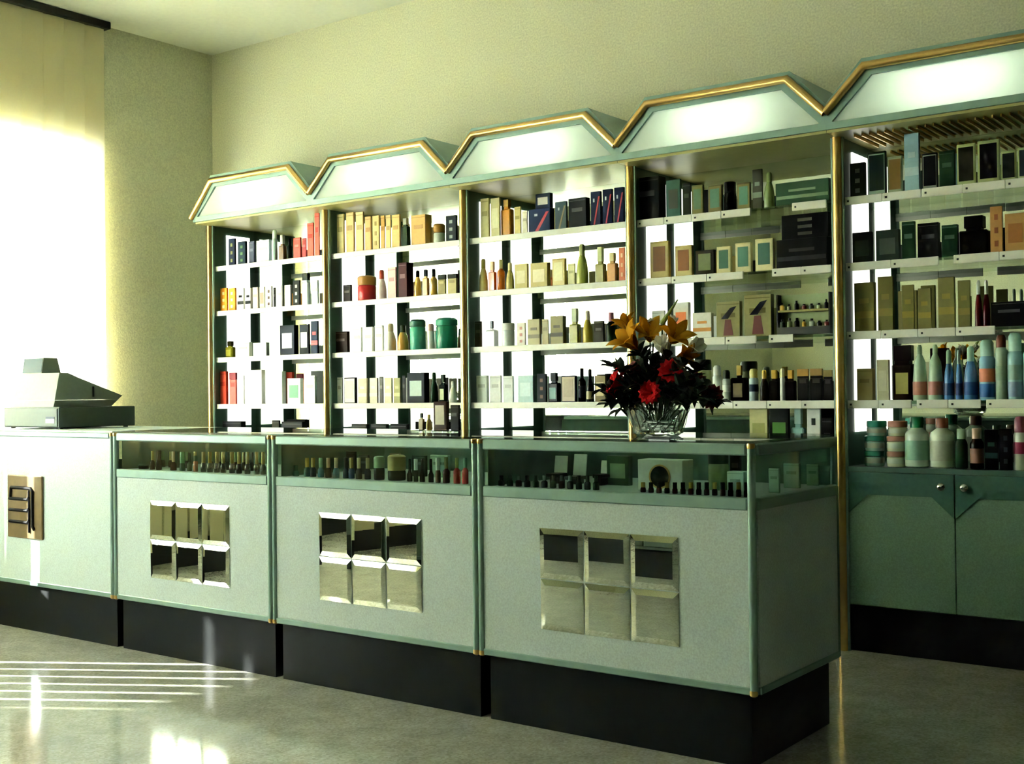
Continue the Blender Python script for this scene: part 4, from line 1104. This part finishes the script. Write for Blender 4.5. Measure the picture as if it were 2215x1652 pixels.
def flower(name, kind, px, py, dy, axis, label, n=6, layers=1, sc=1.0, cat='flower', group='flowers in the crystal vase'):
    c = atY(px, py, VY + dy); ax = Vector(axis).normalized()
    base = c - ax * .03 * sc
    root = empty(name, base, label, cat, group)
    q = ax.to_track_quat('Z', 'Y').to_matrix().to_4x4()
    for l in range(layers):
        for k in range(n):
            o = bpy.data.objects.new('petal', PM[kind]); COL.objects.link(o); o.parent = root
            o.matrix_local = q @ Matrix.Rotation(2 * PI * (k + .5 * l) / n + .3 * px, 4, 'Z') @ Matrix.Rotation(-.28 * l, 4, 'X') @ Matrix.Scale(sc * (1 - .22 * l), 4)
    if kind in ('lily', 'white'):
        g = G()
        for k in range(5):
            t = 2 * PI * k / 5; d = (ax + .35 * (q.to_3x3() @ Vector((math.cos(t), math.sin(t), 0)))).normalized()
            g.tube([base + ax * .004, base + d * .035 * sc], .0012, 5)
        obj('stamens', g, paint('7a4a18', .6), root)
    else:
        g = G(); g.lathe(0, 0, [(.002, -.004), (.008, 0), (.007, .006), (.002, .009)], 10); g.xf(Matrix.Translation(base + ax * .012) @ q); obj('flower_centre', g, paint('5a2c14', .7), root)
    s0 = Vector((VX + (base.x - VX) * .2, VY + (base.y - VY) * .2, VZ + .05))
    mid = (s0 + base) / 2 + Vector((0, 0, .02)) + (base - s0).cross(Vector((0, 1, 0))) * .05
    obj('stem', G().tube([s0, mid, base], .0028, 6), MST, root)
cam_dir = Vector((.55, -.75, .3))
flower('yellow_lily', 'lily', 1362, 738, -.03, (-.3, -.6, .6), 'large yellow lily at the left of the bouquet', sc=1.49)
flower('yellow_lily', 'lily', 1405, 722, -.01, (.3, -.6, .7), 'yellow lily in the middle of the bouquet', sc=1.30)
flower('yellow_lily', 'lily', 1460, 728, -.02, (.7, -.5, .6), 'yellow lily at the right of the bouquet', sc=1.30)
flower('yellow_lily', 'lily', 1352, 702, .02, (-.5, .1, .9), 'upright yellow lily highest at the left of the bouquet', sc=0.98)
flower('yellow_lily', 'lily', 1482, 768, -.03, (.8, -.5, -.1), 'drooping yellow lily at the right edge above the red flowers', sc=0.91)
flower('white_lily', 'white', 1410, 706, .02, (-.1, -.2, 1), 'white lily standing above the yellow lilies', n=6, sc=1.04)
flower('white_lily', 'white', 1434, 750, -.05, (.1, -.7, .8), 'white lily in front between the yellow lilies', n=6, sc=1.23)
flower('white_lily', 'white', 1502, 752, -.01, (.8, -.4, .3), 'white lily at the far right of the bouquet', n=6, sc=1.23)
flower('white_lily', 'white', 1452, 696, .02, (.5, 0, .8), 'small white lily under the tall bud', n=6, sc=0.78)
flower('red_gerbera', 'red', 1327, 822, -.05, (-.6, -.6, .4), 'bright red gerbera at the far left of the bouquet', n=12, layers=2, sc=1.55)
flower('red_gerbera', 'red', 1450, 802, -.10, (.3, -.9, .35), 'bright red gerbera at the front centre of the bouquet', n=12, layers=2, sc=1.35)
flower('red_gerbera', 'red', 1403, 848, -.12, (-.1, -.9, .1), 'red gerbera low over the vase rim', n=12, layers=2, sc=1.28)
flower('red_gerbera', 'red', 1318, 856, -.05, (-.7, -.5, -.2), 'red gerbera hanging lowest at the left', n=12, layers=2, sc=1.08)
flower('dark_red_gerbera', 'dred', 1541, 858, -.03, (.8, -.4, -.1), 'dark red gerbera at the far right of the bouquet', n=12, layers=2, sc=1.35)
flower('dark_red_gerbera', 'dred', 1506, 826, -.05, (.6, -.6, .3), 'dark red gerbera right of centre among the leaves', n=12, layers=2, sc=1.22)
flower('dark_red_gerbera', 'dred', 1372, 790, -.03, (-.3, -.5, .8), 'dark red gerbera under the large yellow lily', n=12, layers=2, sc=1.22)
# tall bud
b0 = atY(1432, 700, VY); b1 = atY(1466, 648, VY)
br = empty('flower_bud', b0, 'slender green bud rising above the bouquet', 'flower', 'flowers in the crystal vase')
obj('stem', G().tube([Vector((VX, VY, VZ + .05)), (Vector((VX, VY, VZ + .05)) + b0) / 2 + Vector((.01, 0, .02)), b0], .0028, 6), MST, br)
obj('bud', G().tube([b0, b0.lerp(b1, .3), b0.lerp(b1, .7), b1], .010, 8, .002), mat('olive_bud', '7a8a3a', .5, 0, .15, 30), br)
# leafy sprigs
def leaf_geo(g, p, d, L, wd, up):
    d = d.normalized(); s = d.cross(up)
    if s.length < .01: s = d.cross(Vector((1, 0, 0)))
    s.normalize(); nrm = s.cross(d)
    pts = [(0, 0), (.3, .5), (.6, .42), (1, 0)]
    vs = [p]; 
    for u, w in pts[1:-1]: vs += [p + d * L * u + s * wd * w + nrm * .15 * wd, p + d * L * u + nrm * (-.1) * wd, p + d * L * u - s * wd * w + nrm * .15 * wd]
    vs.append(p + d * L - nrm * L * .1)
    g.add(vs, [(0, 1, 2), (0, 2, 3), (1, 4, 5, 2), (2, 5, 6, 3), (4, 7, 5), (5, 7, 6)])
rnd = random.Random(11)
tips = [(1300, 842), (1322, 790), (1352, 800), (1385, 762), (1420, 790), (1402, 815), (1446, 775), (1478, 790), (1510, 800), (1532, 838), (1556, 868), (1472, 840), (1366, 860), (1340, 884), (1500, 868), (1432, 862), (1385, 830), (1320, 872), (1412, 775), (1455, 845), (1525, 862), (1352, 838), (1490, 820), (1440, 830)]
for k, (px, py) in enumerate(sorted(tips)):
    tip = atY(px, py, VY + rnd.uniform(-.13, .05)); s0 = Vector((VX + (tip.x - VX) * .25, VY + (tip.y - VY) * .25, VZ + .075))
    mid = (s0 + tip) / 2 + Vector((0, 0, .03))
    r = empty('leafy_sprig', s0, 'dark green leafy sprig in the crystal vase, its tip %s from the left' % ORD[k], 'foliage', 'leafy sprigs in the crystal vase')
    path = [s0, s0.lerp(mid, .5) + Vector((0, 0, .008)), mid, mid.lerp(tip, .5) + Vector((0, 0, .004)), tip]
    obj('stem', G().tube(path, .0018, 5), MST, r)
    g = G()
    for q in range(26):
        t = .25 + .75 * q / 25; i = min(3, int(t * 4)); p = path[i].lerp(path[i + 1], t * 4 - i)
        d = (path[i + 1] - path[i]).normalized()
        sd_ = Vector((rnd.uniform(-1, 1), rnd.uniform(-1, 1), rnd.uniform(-.4, .8))).normalized()
        leaf_geo(g, p, d * .5 + sd_, rnd.uniform(.042, .066), rnd.uniform(.024, .036), Vector((0, 0, 1)))
    lo = obj('leaves', g, MGR, r, recalc=False); lo['kind'] = 'stuff'
